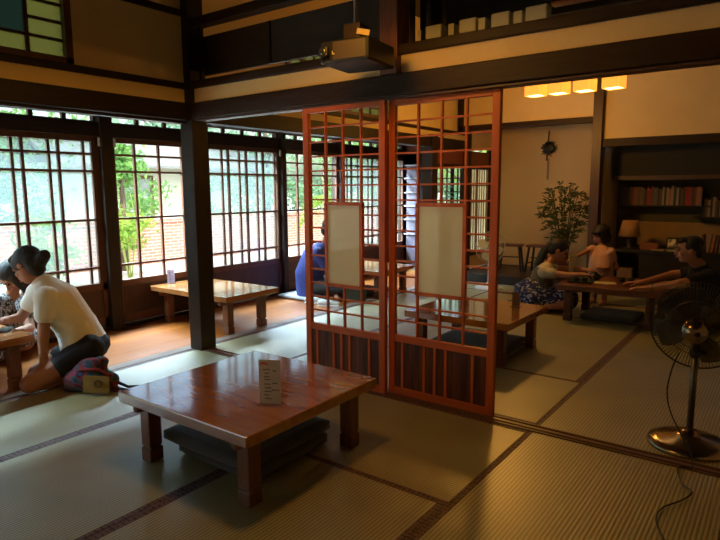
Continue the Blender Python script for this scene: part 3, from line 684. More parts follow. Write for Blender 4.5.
cushion(-2.09, 1.88, .60, .58, .07, .065, 'upper charcoal square cushion stacked under the large front table', CUSH)
cushion(-1.93, 4.22, .56, .54, 0, .05, 'lower charcoal cushion under the table behind the right screen', CUSH)
cushion(-1.95, 4.20, .60, .56, .05, .05, 'upper charcoal cushion stacked under the table behind the right screen', CUSH)
cushion(-1.36, 6.0, .5, .5, 0, .06, 'dark cushion under the family table in the back room', CUSH)
cushion(-4.18, 5.76, .42, .40, 0, .07, 'grey blue cushion under the far veranda table', CUSHB)
cushion(-2.22, 5.95, .50, .46, 0, .05, 'purple grey cushion the woman in the floral skirt sits on', mat('purple_grey_cloth', (.13, .10, .15), .85, (.09, .07, .11), 20))
cushion(-4.62, 5.12, .48, .46, 0, .05, 'pale grey cushion under the person in the blue top', mat('pale_grey_cloth', (.35, .34, .38), .85))

# menu stand cards
def card(x, y, z, w_, h_, rz, label, m, text=True, dark=False):
    t = empty('menu_stand', (x, y, z), rz, label, 'menu stand', None)
    MB().box(-w_/2, w_/2, .002, .004, .004, h_).build('acrylic_sheet', ACRYL, t); MB().box(-w_/2-.012, w_/2+.012, -.028, .028, 0, .003).build('acrylic_foot', ACRYL, t)
    cd = MB().box(-w_/2+.001, w_/2-.001, -.001, .0015, .006, h_-.003).build('printed_card', m, t)
    if text:
        R = random.Random(4); mb = MB()
        rows = [(.78, -.30, .0), (.70, -.20, .0), (.75, .15, .32), (.62, -.25, -.02), (.56, -.22, .02), (.48, .12, .34), (.46, -.25, .0), (.38, -.22, .05), (.30, -.24, .06), (.33, .1, .40), (.22, -.25, -.02), (.14, -.22, .04)]
        for (fz, xa, xb) in rows:
            q = xa
            while q < xb:
                l = R.uniform(.03, .07); zz = h_*fz + R.uniform(-.001, .001)
                mb.box(w_*q, w_*min(q+l, xb), -.0016, -.001, zz-.0022, zz+.0022)
                mb.box(w_*(q+l*.4), w_*(q+l*.4)+.001, -.0016, -.001, zz-.004, zz+.004); q += l+.025
        mb.build('printed_text', mat('black_ink', (.03, .03, .035), .7), cd)
        mb = MB(); mb.tube([V3((-w_*.25+.020*math.cos(a), -.0014, h_*.86+.011*math.sin(a))) for a in [k*PI/8+.2 for k in range(8)]], [.0012, .002, .003, .0045, .0045, .003, .002, .0012], 6)
        mb.build('red_emblem', mat('red_ink', (.55, .05, .04), .7), cd)
    return t
card(-1.775, 1.73, .345, .098, .205, .52, 'white printed menu card in an acrylic stand on the large front table', mat('cream_card', (.82, .82, .80), .6, (.80, .80, .78)))
card(-4.90, 3.47, .36, .075, .14, .62, 'small purple grey menu card on the veranda table by the second window', mat('mauve_card', (.42, .38, .55), .6))
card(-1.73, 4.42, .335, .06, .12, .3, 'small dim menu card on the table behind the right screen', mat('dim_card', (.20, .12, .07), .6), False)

# ------------------------------------------------------------------ projector
t = empty('projector', (-1.93, 2.58, 1.93), math.radians(8), 'black ceiling projector hanging in front of the brown post', 'projector')
MB().box(-.14, .15, -.14, .16, -.01, .105).build('housing', BLACKP, t, bevel=.012)
MB().box(-.06, .135, -.146, -.138, .002, .095).build('front_plate', mat('warm_grey_plastic', (.06, .037, .023), .5), t, bevel=.004)
MB().obox((-.105, -.155, .046), (.055, .03, .055)).build('lens_collar', BLACKP, t, bevel=.01)
ln = MB().tube([(-.105, -.15, .046), (-.105, -.172, .046)], .024, 20).build('lens_ring', BLACKP, t, smooth=False); MB().ell((-.105, -.170, .046), (.018, .004, .018)).build('lens', mat('lens_glass', (.02, .025, .03), .05, coat=1), ln, smooth=True)
mb = MB(); [mb.box(.028+k*.012, .034+k*.012, -.1445, -.139, .018, .075) for k in range(9)]; mb.build('vent_slats', mat('vent_grey', (.05, .035, .025), .5), t)
MB().box(-.06, -.045, -.150, -.145, .03, .037).box(-.06, -.056, -.150, -.145, .03, .05).build('white_mark', mat('white_ink', (.8, .7, .55)), t)
for x in (-.09, .10): MB().tube([(x, 0, .088), (x*.6, 0, .12), (0, 0, .15)], .006, 6).build('bracket_arm', BLACKP, t)
MB().box(-.05, .05, -.05, .05, .12, .20).build('bracket_plate', mat('brown_metal', (.04, .022, .015), .4, metal=.5), t, bevel=.003)
MB().tube([(0, 0, .17), (0, 0, 1.37)], .012, 12).build('ceiling_pole', mat('grey_metal_pole', (.12, .10, .08), .4, metal=.6), t, smooth=True)
MB().obox((.075, -.06, .145), (.075, .003, .028), (0, .25, 0)).build('tag_sticker', mat('yellow_sticker', (.75, .52, .18), .6), t)

# ------------------------------------------------------------------ cube lamps
lx = [(-1.84, 5.0), (-1.645, 5.0), (-1.435, 5.0), (-1.215, 5.0)]
lbs = ['leftmost glowing yellow cube lamp of the row hanging in the back room', 'second glowing yellow cube lamp from the left in the back room', 'third glowing yellow cube lamp from the left, with a visible seam', 'rightmost glowing yellow cube lamp of the row, nearest the right wall panel']
def pend(x, y, lb):
    t = empty('pendant_lamp', (x, y, 2.045), math.radians(80), lb, 'lamp', 'row of four yellow cube lamps')
    s = .067; mb = MB()
    mb.box(-s, s, -s, -s+.004, 0, .13).box(-s, s, s-.004, s, 0, .13).box(-s, -s+.004, -s, s, 0, .13).box(s-.004, s, -s, s, 0, .13)
    mb.build('lamp_shade', SHADE, t)
    MB().box(-s+.004, s-.004, -s+.004, s-.004, .006, .010).build('diffuser', BULB, t)
    MB().tube([(0, 0, .13), (0, 0, ZC-2.05)], .004, 6).build('cord', BLACKP, t)
    return t
for (x, y), lb in zip(lx, lbs): pend(x, y, lb)

# ------------------------------------------------------------------ fans
def fan(x, y, hc, rg, rz, tilt, metal, wire, pole_m, label, cordpts=None, rb=.19, nspoke=60, blade=None):
    t = empty('standing_fan', (x, y, 0), 0, label, 'fan')
    MB().lathe([(rb, 0), (rb, .012), (rb*.96, .022), (rb*.75, .038), (rb*.35, .052), (.04, .062), (.03, .08)], n=48).build('base', metal, t, smooth=True)
    MB().tube([(0, 0, .06), (0, 0, hc-.10)], .016, 16).build('pole', pole_m, t, smooth=True)
    MB().lathe([(.02, 0), (.026, .01), (.026, .04), (.018, .06), (.018, .09)], (0, 0, hc-.15), 20).build('pole_joint', BLACKP, t, smooth=True)
    kn = MB().tube([(.015, 0, hc-.12), (.05, 0, hc-.12)], .011, 12).build('knob', BLACKP, t)
    R = Matrix.Rotation(rz, 3, 'Z') @ Matrix.Rotation(tilt, 3, 'X')     # local +Y = blowing direction
    c = V3((0, 0, hc)); T = lambda v: c + R @ V3(v)
    mb = MB(); prof = [(.0, -.135), (.03, -.132), (.052, -.115), (.06, -.08), (.06, -.045), (.05, -.03), (.0, -.028)]
    n = 24; vs = []; fs = []
    for (r_, yy) in prof:
        for k in range(n): vs.append(T((max(r_, .0005)*math.cos(2*PI*k/n), yy, max(r_, .0005)*math.sin(2*PI*k/n))))
    for j in range(len(prof)-1):
        for k in range(n): fs.append((j*n+k, j*n+(k+1) % n, (j+1)*n+(k+1) % n, (j+1)*n+k))
    mb.add(vs, fs).build('motor_housing', metal, t, smooth=True)
    MB().tube([T((0, -.07, -.05)), T((0, -.06, -.10))], .014, 10).build('neck', BLACKP, t, smooth=True)
    for nm, ys in (('rear_guard', -1), ('front_guard', 1)):
        mb = MB()
        def P(a, s_): # s_ 0 centre 1 rim
            yy = .03 + ys*.055*(1-s_**3); rr = .035 + (rg-.035)*s_; return T((rr*math.cos(a), yy, rr*math.sin(a)))
        for k in range(nspoke):
            a = 2*PI*k/nspoke; mb.tube([P(a, s_) for s_ in (0, .45, .8, 1)], .0011, 3)
        for s_, rr in ((0, .003), (.55, .0018), (1, .0045)): mb.tube([P(2*PI*k/40, s_) for k in range(40)], rr, 5, closed=True)
        if ys == 1:
            mb2 = MB(); mb2.tube([T((0, .084, 0)), T((0, .09, 0))], .04, 20); mb2.build('guard_badge', metal, t)
        mb.build(nm, wire, t)
    hub = MB().tube([T((0, -.028, 0)), T((0, .055, 0))], .030, 16).build('hub', BLACKP, t, smooth=False)
    for k in range(4):
        a0 = k*PI/2+.4; vs = []; m_, q_ = 6, 5
        for j in range(m_+1):
            rr = .028 + (rg*.88-.028)*j/m_; wdt = .25+.75*math.sin(PI*min(1, .25+.65*j/m_))
            for i in range(q_+1):
                a = a0 + (i/q_-.5)*1.05*wdt; vs.append(T((rr*math.cos(a), .025-.035*(i/q_-.5), rr*math.sin(a))))
        off = len(vs); vs += [v + R @ V3((0, .002, 0)) for v in vs]; fs = []
        for j in range(m_):
            for i in range(q_):
                p = j*(q_+1)+i; fs.append((p, p+1, p+q_+2, p+q_+1)); fs.append((off+p, off+p+q_+1, off+p+q_+2, off+p+1))
        MB().add(vs, fs).build('blade', blade or SMOKE, t, smooth=True)
    return t
F1 = fan(-.335, 3.20, .60, .215, math.radians(0), math.radians(4), STEEL, STEELD, mat('grey_pole', (.16, .14, .12), .35, metal=.7), 'dark chrome standing fan on the tatami at the right edge', nspoke=84)
F2 = fan(-3.07, 6.90, .535, .195, math.radians(-135), 0, WHITEP, mat('white_wire', (.8, .82, .8), .4), WHITEP, 'small white standing fan in the back room behind the right screen', nspoke=40, rb=.17, blade=mat('pale_green_blade', (.68, .74, .70), .4))
# power cord
F = CAMH
pts = [V3((-.385, 3.05, .50)), V3((-.41, 3.04, .42)), V3((-.425, 3.05, .30)), V3((-.40, 3.04, .20)), V3((-.34, 3.02, .10)), V3((-.30, 2.99, .04))]
pts += [onfloor(*q, .010) for q in [(692, 468), (683, 466), (677, 470), (682, 484), (692, 492), (682, 500), (662, 508), (656, 520), (662, 536), (672, 552)]]
cv = []
for i in range(len(pts)-1):
    p0, p1, p2, p3 = pts[max(i-1, 0)], pts[i], pts[i+1], pts[min(i+2, len(pts)-1)]
    for k in range(5):
        s_ = k/5; cv.append(.5*((2*p1) + (p2-p0)*s_ + (2*p0-5*p1+4*p2-p3)*s_*s_ + (3*p1-p0-3*p2+p3)*s_**3))
mb = MB().tube(cv, .0035, 8); cd = mb.build('power_cord', BLACKP, F1, smooth=True)
for v in cd.data.vertices: v.co -= F1.location

# ------------------------------------------------------------------ stools, plants, alcove things
def stool(x, y, rz, lb):
    t = empty('wooden_stool', (x, y, .10), rz, lb, 'stool', 'dark wooden stools in the alcove')
    MB().box(-.17, .17, -.10, .10, .355, .385).build('seat', mat('stool_seat', (.16, .045, .03), .35, (.1, .03, .02), 4, (1, 8, 8)), t, bevel=.006)
    for a in (-1, 1):
        for b_ in (-1, 1): MB().tube([(a*.165, b_*.10, 0), (a*.125, b_*.075, .356)], .017, 4).build('leg', BLACKW, t)
        MB().tube([(a*.15, -.09, .13), (a*.15, .09, .13)], .010, 4).build('stretcher', BLACKW, t)
    MB().tube([(-.142, 0, .20), (.142, 0, .20)], .010, 4).build('stretcher', BLACKW, t)
stool(-3.20, 7.92, .2, 'dark wooden stool next to the white fan')
stool(-2.80, 7.98, -.1, 'dark wooden stool with reddish seat left of the leafy plant')
# leafy plant in the alcove
t = empty('potted_plant', (-2.43, 7.83, .10), label='tall airy leafy potted plant in the alcove against the cream wall', cat='potted plant')
pt = MB().lathe([(.10, 0), (.13, .02), (.16, .22), (.17, .24), (.15, .24), (.14, .2), (.0, .2)], n=28).build('pot', POT, t, smooth=True)
R = random.Random(2); sm = MB(); lm = MB(); sp_ = []
for k in range(13):
    a = k*2.4; b0 = V3((.05*math.cos(a), .05*math.sin(a), .2)); q = .08+.24*(k/12); p2 = V3((q*math.cos(a)*1.15, q*.7*math.sin(a), 1.18-.30*(k/12)+R.uniform(-.05, .05))); p1 = V3((p2.x*.25, p2.y*.25, .62))
    cur = [b0*(1-u)**2 + p1*2*u*(1-u) + p2*u*u for u in [i/8 for i in range(9)]]; sm.tube(cur, [.008-.0006*i for i in range(9)], 5); sp_ += cur[3:]
for k in range(230):
    while True:
        e = V3((R.uniform(-1, 1), R.uniform(-1, 1), R.uniform(-1, 1)))
        if e.length < 1: break
    e = V3((e.x*.37, e.y*.24, .82+e.z*.44)); c = min(sp_, key=lambda q_: (q_-e).length + .5*max(0, q_.z-e.z+.02)); c = e + (c-e)*min(1, .22/max((c-e).length, .01)); sm.tube([c, e], .0015, 3)
    for j in range(8):
        p = c.lerp(e, .25+.75*j/7); sg = -1 if j % 2 else 1; ax = (e-c).normalized(); d = (ax*.6 + ax.cross(V3((0, 0, 1)))*sg*.8 + V3((0, 0, R.uniform(-.5, .1)))).normalized(); l = R.uniform(.045, .07); n = (V3((R.uniform(-1, 1), R.uniform(-1, 1), R.uniform(-1, 1)))); n = (n - d*n.dot(d)).normalized()*l*.17
        lm.add([p, p+d*l*.5+n, p+d*l, p+d*l*.5-n], [(0, 1, 2, 3)])
sm.build('stem', STEM, t); lm.build('foliage', LEAFI, t)
# black wreath hanging on the alcove wall
t = empty('hanging_ornament', (-2.91, 8.53, 1.84), label='round black ornament with a stick hanging high on the alcove wall', cat='ornament')
R = random.Random(5); mb = MB().ell((0, -.03, 0), (.085, .03, .085))
for k in range(150):
    a = R.uniform(0, 2*PI); r_ = R.uniform(.03, .095); p = V3((r_*math.cos(a), R.uniform(-.05, -.005), r_*math.sin(a))); q = p + V3((R.uniform(-.04, .04), R.uniform(-.02, .01), R.uniform(-.04, .04))); mb.tube([p, q], .006, 4)
mb.build('wreath', BLACKP, t)
MB().obox((-.02, -.012, .03), (.018, .012, .42), (0, .06, 0)).build('stick', mat('brown_stick', (.10, .04, .02)), t); MB().obox((-.01, -.006, -.30), (.03, .003, .30)).build('paper_strip', mat('tan_strip', (.40, .28, .15)), t)
# fern at the veranda end
t = empty('potted_fern', (-4.10, 7.50, 0), label='bright green potted fern at the far end of the veranda', cat='potted plant')
MB().lathe([(.09, 0), (.10, .02), (.13, .26), (.14, .28), (.12, .28), (.11, .24), (0, .24)], n=24).build('pot', POT, t, smooth=True)
mb = MB(); sm = MB(); R = random.Random(9)
MB().tube([(0, 0, .24), (.02, 0, .6), (0, 0, 1.09)], [.012, .010, .008], 8).build('stalk', STEM, t)
for k in range(20):
    a = k*2.399; L = R.uniform(.20, .34); hz = R.uniform(.10, .32)
    for i in range(12):
        s_ = i/11; p = V3((math.cos(a)*L*s_, math.sin(a)*L*s_*.6, 1.08+hz*math.sin(s_*2.2)*1.0 - .12*s_*s_)); n = V3((-math.sin(a), math.cos(a), .1)); f_ = V3((math.cos(a), math.sin(a), 0)); wd = .07*math.sin(PI*(.12+.88*s_)*.95)+.008
        for sg in (-1, 1): mb.add([p, p+f_*.018, p+n*sg*wd+f_*.02, p+n*sg*wd*.7], [(0, 1, 2, 3)])
mb.build('frond', LEAFF, t)

# jars on the transom ledge
jb = [(-1.745, .022), (-1.655, .10), (-1.548, .035), (-1.45, .10), (-1.345, .012), (-1.372, .04), (-1.27, .10), (-1.178, .045), (-1.085, .11)]
jl = ['narrow pale box at the left end of the ledge above the lintel', 'wide pale rounded box first from the left on the ledge above the lintel', 'slim pale box right of the first wide box on the ledge', 'second wide pale box on the ledge above the lintel', None, 'slim pale box right of the second wide box on the ledge', 'third wide pale box on the ledge above the lintel', 'pale block right of the third wide box on the ledge', 'rightmost large pale block on the ledge above the lintel']
for (x, w_), lb in zip(jb, jl):
    if lb is None: continue
    if w_ >= .09: o = MB().box(-w_/2, w_/2, -.035, .035, 0, .072).build('ledge_box', BOXM, bevel=.009); cat_ = 'box'
    else: o = MB().box(-w_/2, w_/2, -.03, .03, 0, .062).build('ledge_box', BOXM, bevel=.003); cat_ = 'box'
    o.location = (x, 2.945, 2.085); tag(o, lb, cat_, 'pale boxes on the transom ledge')

# desk and shelves of the right alcove
t = empty('alcove_desk', (-1.865, 7.50, 0), label='long dark desk along the right alcove with a lamp and frame on it', cat='desk')
MB().box(.10, 3.2, 0, .45, .50, .535).build('desktop', BLACKW, t, bevel=.003)
MB().box(.12, .145, .02, .45, 0, .499).build('side_panel', BLACKW, t)
MB().box(.42, 3.2, .03, .05, 0, .499).build('front_panel', BLACKW, t)
def flat_box(name, x, y, z, sx_, sy_, sz_, m, label, cat_, rz=0, rx=0, bevel=.003, group=None):
    o = MB().box(-sx_/2, sx_/2, -sy_/2, sy_/2, 0, sz_).build(name, m, bevel=bevel); o.location = (x, y, z); o.rotation_euler = (rx, 0, rz); return tag(o, label, cat_, group)
flat_box('storage_box', -1.60, 7.58, 0, .17, .12, .30, mat('tan_box', (.26, .15, .09), .7), 'tan box standing under the left end of the dark desk', 'box')
flat_box('wooden_box', -1.36, 7.66, .535, .19, .14, .075, mat('cherry_box', (.30, .10, .045), .5), 'small reddish wooden box on the desk right of the table lamp', 'box')
t = empty('table_lamp', (-1.59, 7.66, .535), label='table lamp with an orange cream shade at the left end of the desk', cat='lamp')
MB().lathe([(.06, 0), (.06, .01), (.02, .02), (.035, .06), (.04, .10), (.015, .14), (.010, .18)], n=24).build('lamp_base', mat('dark_ceramic', (.05, .045, .04), .3), t, smooth=True)
MB().lathe([(.125, 0), (.085, .19), (.083, .19), (.123, 0)], (0, 0, .15), 32).build('lamp_shade', mat('orange_cream_shade', (.50, .26, .10), .8), t, smooth=True)
t = empty('picture_frame', (-1.07, 7.72, .535), .0, 'dark framed picture with cream script leaning on the desk', 'picture frame')
fo = MB().obox((0, 0, .075), (.25, .016, .15), (-.2, 0, 0)).build('frame', BLACKW, t, bevel=.004)
MB().obox((0, -.010, .073), (.21, .004, .11), (-.2, 0, 0)).build('print', mat('blotched_print', (.75, .65, .40), .7, (.06, .05, .04), 16, contrast=.12), t)
R = random.Random(8)
for k in range(3): flat_box('paper_stack', -1.25+.16*k, 7.57, .535, .14, .10, .012+.004*k, mat('pale_paper', (.45, .40, .32), .8), ['flat pale booklet on the desk in front of the wooden box', 'flat pale booklet on the desk before the picture frame', 'flat pale booklet on the desk at the right of the picture frame'][k], 'booklet', R.uniform(-.1, .1), group='flat booklets on the desk')
flat_box('lit_wall_board', -1.05, 8.17, .54, 1.1, .02, .30, mat('lit_wall_tan', (.42, .27, .13), .8), 'tan board standing in for the lit wall behind the desk under the shelves', 'board')  # lit lower part of the wall, its light put into the board's colour
# shelves
sh = flat_box('wall_shelf', -1.28, 8.08, 1.035, 1.02, .22, .02, BLACKW, 'upper dark wall shelf holding a long row of books', 'shelf')
sh = flat_box('wall_shelf', -.52, 8.08, .905, .90, .22, .02, BLACKW, 'lower dark wall shelf at the right, stepped below the upper one', 'shelf')
t = empty('wall_cabinet', (-1.86, 7.85, 1.36), label='black wall cabinet with a brown bottom rail above the books', cat='cabinet')
MB().box(.03, 3.3, -.12, .34, .05, .46).build('body', mat('soot_black_wood', (.008, .006, .005), .7), t); MB().box(.03, 3.3, -.14, .34, 0, .05).build('bottom_rail', mat('cabinet_rail', (.07, .035, .018), .5), t)
cols = {'red': (.30, .02, .02), 'orange': (.36, .13, .06), 'cream': (.30, .26, .20), 'grey': (.12, .11, .10), 'brown': (.12, .06, .04), 'dark': (.04, .03, .03)}
bseq = ['grey']*4 + ['brown', 'red', 'grey', 'brown', 'brown', 'grey', 'brown', 'dark', 'red', 'red', 'brown', 'grey', 'grey', 'dark', 'brown', 'cream', 'dark', 'cream', 'orange', 'cream', 'dark', 'cream', 'dark', 'brown', 'dark', 'red', 'red', 'red', 'dark', 'brown', 'orange', 'orange', 'grey']
def book(x, y, z, w_, h_, c, lb, group, lean=0, name='book'):
    m_ = mat('book_cover_'+c, cols[c], .6, tuple(q*.8 for q in cols[c]))
    t = empty(name, (x, y, z), 0, lb, 'book', group); t.rotation_euler = (0, lean, 0)
    MB().box(-w_/2, w_/2, -.075, -.070, 0, h_).box(-w_/2, -w_/2+.002, -.07, .07, 0, h_).box(w_/2-.002, w_/2, -.07, .07, 0, h_).build('cover', m_, t)
    MB().box(-w_/2+.002, w_/2-.002, -.069, .066, .003, h_-.003).build('pages', mat('book_pages', (.5, .46, .36), .8), t)
R = random.Random(12); x = -1.76; cnt = {}
names = {'red': 'red spined book in the dim row on the upper wall shelf', 'orange': 'orange spined book near the right end of the upper wall shelf', 'cream': 'cream spined book in the middle of the row on the upper wall shelf', 'grey': 'grey spined book in the dim row on the upper wall shelf', 'brown': 'brown spined book in the dim row on the upper wall shelf', 'dark': 'nearly black spined book in the row on the upper wall shelf'}
for c in bseq:
    w_ = R.uniform(.018, .030); book(x+w_/2, 8.05, 1.055, w_, R.uniform(.19, .24), c, names[c], c+' spined books on the upper shelf'); x += w_+.001
x = -.86; bs2 = ['dark', 'brown', 'cream', 'dark', 'cream', 'brown', 'dark', 'orange', 'brown', 'dark', 'grey', 'brown']
for c in bs2:
    w_ = R.uniform(.018, .03); book(x+w_/2, 8.05, .925, w_, R.uniform(.18, .23), c, {'cream': 'cream spined', 'dark': 'nearly black', 'brown': 'brown', 'orange': 'orange spined', 'grey': 'grey'}[c]+' book on the lower wall shelf at the right edge', c+' books on the lower shelf'); x += w_+.001
x = -.80; bs3 = [('brown', -.05), ('cream', .12), ('orange', .15), ('brown', .12), ('cream', .15), ('dark', .1), ('grey', .0), ('brown', 0)]
for c, ln in bs3:
    book(x, 7.70, .538, .024, .20, c, {'cream': 'cream', 'dark': 'black', 'brown': 'brown', 'orange': 'orange', 'grey': 'grey'}[c]+' book standing on the desk behind the man in black', c+' books on the desk', ln); x += .040
# dark furniture edge at the far right
t = empty('side_cabinet', (.158, 2.0, 0), label='black wooden side cabinet cut by the right edge of the photo', cat='cabinet')
MB().box(-.245, .16, -.30, .30, .04, .60).build('body', BLACKW, t, bevel=.004); MB().box(-.25, .17, -.31, .31, .60, .625).build('top', BLACKW, t, bevel=.003)
MB().box(-.22, .14, -.28, .28, 0, .04).build('plinth', BLACKW, t)

# ------------------------------------------------------------------ people
def frame3(fwd, up):
    f = fwd.normalized(); u = (up - f*up.dot(f)).normalized(); r = f.cross(u); return f, u, r
def head(mb, c, fwd, up, s=1.0):
    """skull, jaw, nose, lips, ears merged into the body; c is the head centre"""
    f, u, r = frame3(fwd, up); M = Matrix((r, f, u)).transposed()
    L = lambda x, y, z: c + (r*x + f*y + u*z)*s
    mb.ell(L(0, -.008, .028), (.074*s, .092*s, .085*s), M); mb.ell(L(0, .020, -.030), (.060*s, .068*s, .072*s), M)
    mb.ell(L(0, .050, -.078), (.032*s, .030*s, .024*s), M); mb.capsule(L(0, .083, .008), .010*s, L(0, .103, -.022), .014*s)
    mb.ell(L(0, .088, -.050), (.024*s, .012*s, .010*s), M); mb.ell(L(0, .080, .026), (.055*s, .014*s, .012*s), M)
    for a in (-1, 1): mb.ell(L(a*.076, -.008, -.004), (.010*s, .020*s, .032*s), M); mb.ell(L(a*.040, .062, -.022), (.022*s, .020*s, .022*s), M)
    return L, M
def face(t, L, M, s=1.0):
    for a in (-1, 1):
        MB().ell(L(a*.031, .083, .008), (.015*s, .009*s, .008*s), M).build('eye', EYE, t, smooth=True)
        MB().tube([L(a*.012, .096, .030), L(a*.032, .092, .037), L(a*.052, .074, .030)], [.0025*s, .004*s, .002*s], 6).build('eyebrow', HAIR, t)
    MB().ell(L(0, .099, -.051), (.020*s, .006*s, .006*s), M).build('lips', LIP, t, smooth=True)
def hand(mb, w, d, n, s=1.0, curl=.5, thumb=1):
    """w wrist, d direction of the fingers, n back of the hand; thumb = side (+1/-1)"""
    d = d.normalized(); n = (n - d*n.dot(d)).normalized(); x = d.cross(n)*thumb
    M = Matrix((x, d, n)).transposed(); mb.ell(w + d*.045*s, (.040*s, .052*s, .017*s), M); mb.capsule(w - d*.02*s, .024*s, w + d*.03*s, .024*s)
    for k, (o, L_) in enumerate(((.028, .068), (.010, .078), (-.009, .073), (-.027, .058))):
        p = w + (d*.088 + x*o*1.05)*s; a = curl*.6; q = p + (d*math.cos(a) - n*math.sin(a))*L_*.55*s; a2 = curl*1.5; e = q + (d*math.cos(a2) - n*math.sin(a2))*L_*.5*s
        mb.capsule(w + (d*.06 + x*o*.9)*s, .0095*s, p, .0095*s, 8); mb.capsule(p, .0095*s, q, .009*s, 8); mb.capsule(q, .009*s, e, .0075*s, 8)
    p = w + (d*.025 + x*.030)*s; q = p + (d*.035 + x*.030 - n*.008)*s; e = q + (d*.030 + x*.008 - n*.012)*s
    mb.capsule(p, .014*s, q, .011*s, 8); mb.capsule(q, .011*s, e, .009*s, 8)
def limb(mb, pts, rad):
    for i in range(len(pts)-1): mb.capsule(pts[i], rad[i], pts[i+1], rad[i+1])
def foot(mb, a, toe, s=1.0):
    d = (toe-a); mb.capsule(a, .036*s, a + d*.6, .036*s); mb.capsule(a + d*.55, .036*s, toe, .022*s)
def hand_in(mb, w, tgt, n, **k): hand(mb, w, tgt - w, n, **k)
Z = V3((0, 0, 1))

# woman in the white top, kneeling beside the left table
t = empty('person', (-3.75, 1.9, 0), label='person with dark hair in a loose white top kneeling and leaning over the left table', cat='person')
def loc(t, o): o.location = o.location - t.location; return o
pel = at(84, 342, 3.97); waist = at(76, 325, 3.95); chest = at(56, 298, 3.90); nk = at(41, 281, 3.87); hd = at(28, 266, 3.84)
side = V3((.55, -.75, .15)).normalized()      # towards the camera side shoulder line
shN = at(46, 298, 3.76); shF = at(38, 293, 4.02)
fw_ = at(6, 288, 3.90) - hd
mb = MB()
L, M = head(mb, hd, fw_, at(30, 240, 3.84) - hd, 1.0)
mb.capsule(nk, .050, hd - (hd-nk).normalized()*.03, .047); mb.loft([pel, waist, chest, nk.lerp(chest, .35)], [(.15, .105), (.125, .090), (.145, .095), (.10, .065)], side)
elN = at(43, 338, 3.74); wrN = at(44, 365, 3.74)
limb(mb, [shN, elN, wrN], [.046, .038, .026]); hand(mb, wrN, V3((-.55, -.35, -.35)), V3((-.3, -.3, 1)), curl=.25, thumb=-1)
elF = at(20, 318, 3.98); wrF = at(2, 321, 3.88)
limb(mb, [shF, elF, wrF], [.045, .037, .026]); hand(mb, wrF, V3((-.9, -.4, -.05)), Z, curl=.3, thumb=1)
hipN = at(88, 350, 3.86); hipF = at(80, 347, 4.07)
knN = onfloor(30, 384, .07); knF = onfloor(38, 372, .08)
ftN = onfloor(74, 376, .05); ftF = onfloor(84, 366, .05)
for h_, k_, f_ in ((hipN, knN, ftN), (hipF, knF, ftF)): limb(mb, [h_, k_], [.088, .062]); limb(mb, [k_, k_.lerp(f_, .4), f_], [.056, .056, .036]); foot(mb, f_, f_ + V3((.10, .05, -.02)))
body = mb.build('body', SKIN, t, remesh=.0065, rsmooth=5); loc(t, body)
fo = empty
def sub(mb, name, m, rm=.007, sm=4):
    o = mb.build(name, m, t, remesh=rm, rsmooth=sm); loc(t, o); return o
# children made by face() sit in world coordinates too
n0 = len(t.children); face(t, L, M)
for ch in list(t.children)[n0:]: loc(t, ch)
mb = MB(); mb.loft([pel + V3((0, 0, -.01)), waist, chest, nk.lerp(chest, .25)], [(.185, .145), (.165, .125), (.185, .130), (.105, .080)], side); mb.ell(shN, .078); mb.ell(shF, .078); mb.capsule(chest, .10, nk.lerp(chest, .2), .075)
mb.capsule(shN, .078, shN.lerp(elN, .42), .066); mb.capsule(shF, .078, shF.lerp(elF, .42), .066)
mb.loft([pel + V3((.02, .02, -.05)), waist], [(.17, .12), (.17, .13)], side)
sub(mb, 'white_top', WSHIRT, .008, 6)
mb = MB(); mb.loft([pel + V3((.03, .03, -.06)), pel.lerp(waist, .3)], [(.175, .135), (.165, .125)], side)
for h_, k_ in ((hipN, knN), (hipF, knF)): mb.capsule(h_, .108, h_.lerp(k_, .42), .090)
sub(mb, 'shorts', NAVY)
f, u, r_ = frame3(fw_, at(30, 240, 3.84) - hd)
mb = MB(); mb.ell(L(0, -.022, .045), (.086, .098, .086), M); mb.ell(L(0, -.055, .0), (.080, .068, .075), M); mb.ell(L(.055, -.01, .03), (.034, .075, .055), M); mb.ell(L(-.055, -.01, .03), (.034, .075, .055), M); mb.ell(L(0, .04, .088), (.07, .055, .03), M)
mb.capsule(L(0, -.08, -.035), .060, L(0, -.150, -.03), .040); mb.ell(L(0, -.05, -.06), (.06, .05, .05), M)
sub(mb, 'tied_hair', HAIR, .006, 3)
bl = MB().tube([wrN + V3((.028*math.cos(a), .028*math.sin(a), .0)) for a in [k*PI/6 for k in range(12)]], .004, 6, closed=True).build('bracelet', mat('beads', (.5, .4, .3)), t); loc(t, bl)

# second woman in the printed dress behind her
t = empty('person', (-4.62, 1.98, 0), label='person in a black and white patterned dress sitting behind the left table, face mostly hidden', cat='person')
hd = at(14, 276, 4.42); nk = at(13, 292, 4.46); chest = at(8, 308, 4.50); pel = at(9, 345, 4.55)
side = (RGT*.8 + FWD*.5); side.z = 0; side.normalize()
mb = MB(); fw_ = V3((.05, -.8, -.95)); L, M = head(mb, hd, fw_, Z, .98)
mb.capsule(nk, .047, hd - Z*.04, .045); mb.loft([pel, chest - Z*.02, nk - Z*.06], [(.15, .11), (.14, .095), (.12, .07)], side)
shA = at(26, 305, 4.40); shB = at(-10, 305, 4.58)
limb(mb, [shA, at(30, 328, 4.28), at(18, 331, 4.10)], [.045, .036, .026]); hand(mb, at(18, 331, 4.10), V3((-.5, -.7, -.1)), Z, curl=.3)
limb(mb, [shB, at(-14, 328, 4.45), at(-2, 329, 4.2)], [.045, .036, .026]); hand(mb, at(-2, 329, 4.2), V3((.3, -.8, -.1)), Z, curl=.3, thumb=-1)
pf = V3((pel.x, pel.y, .10))
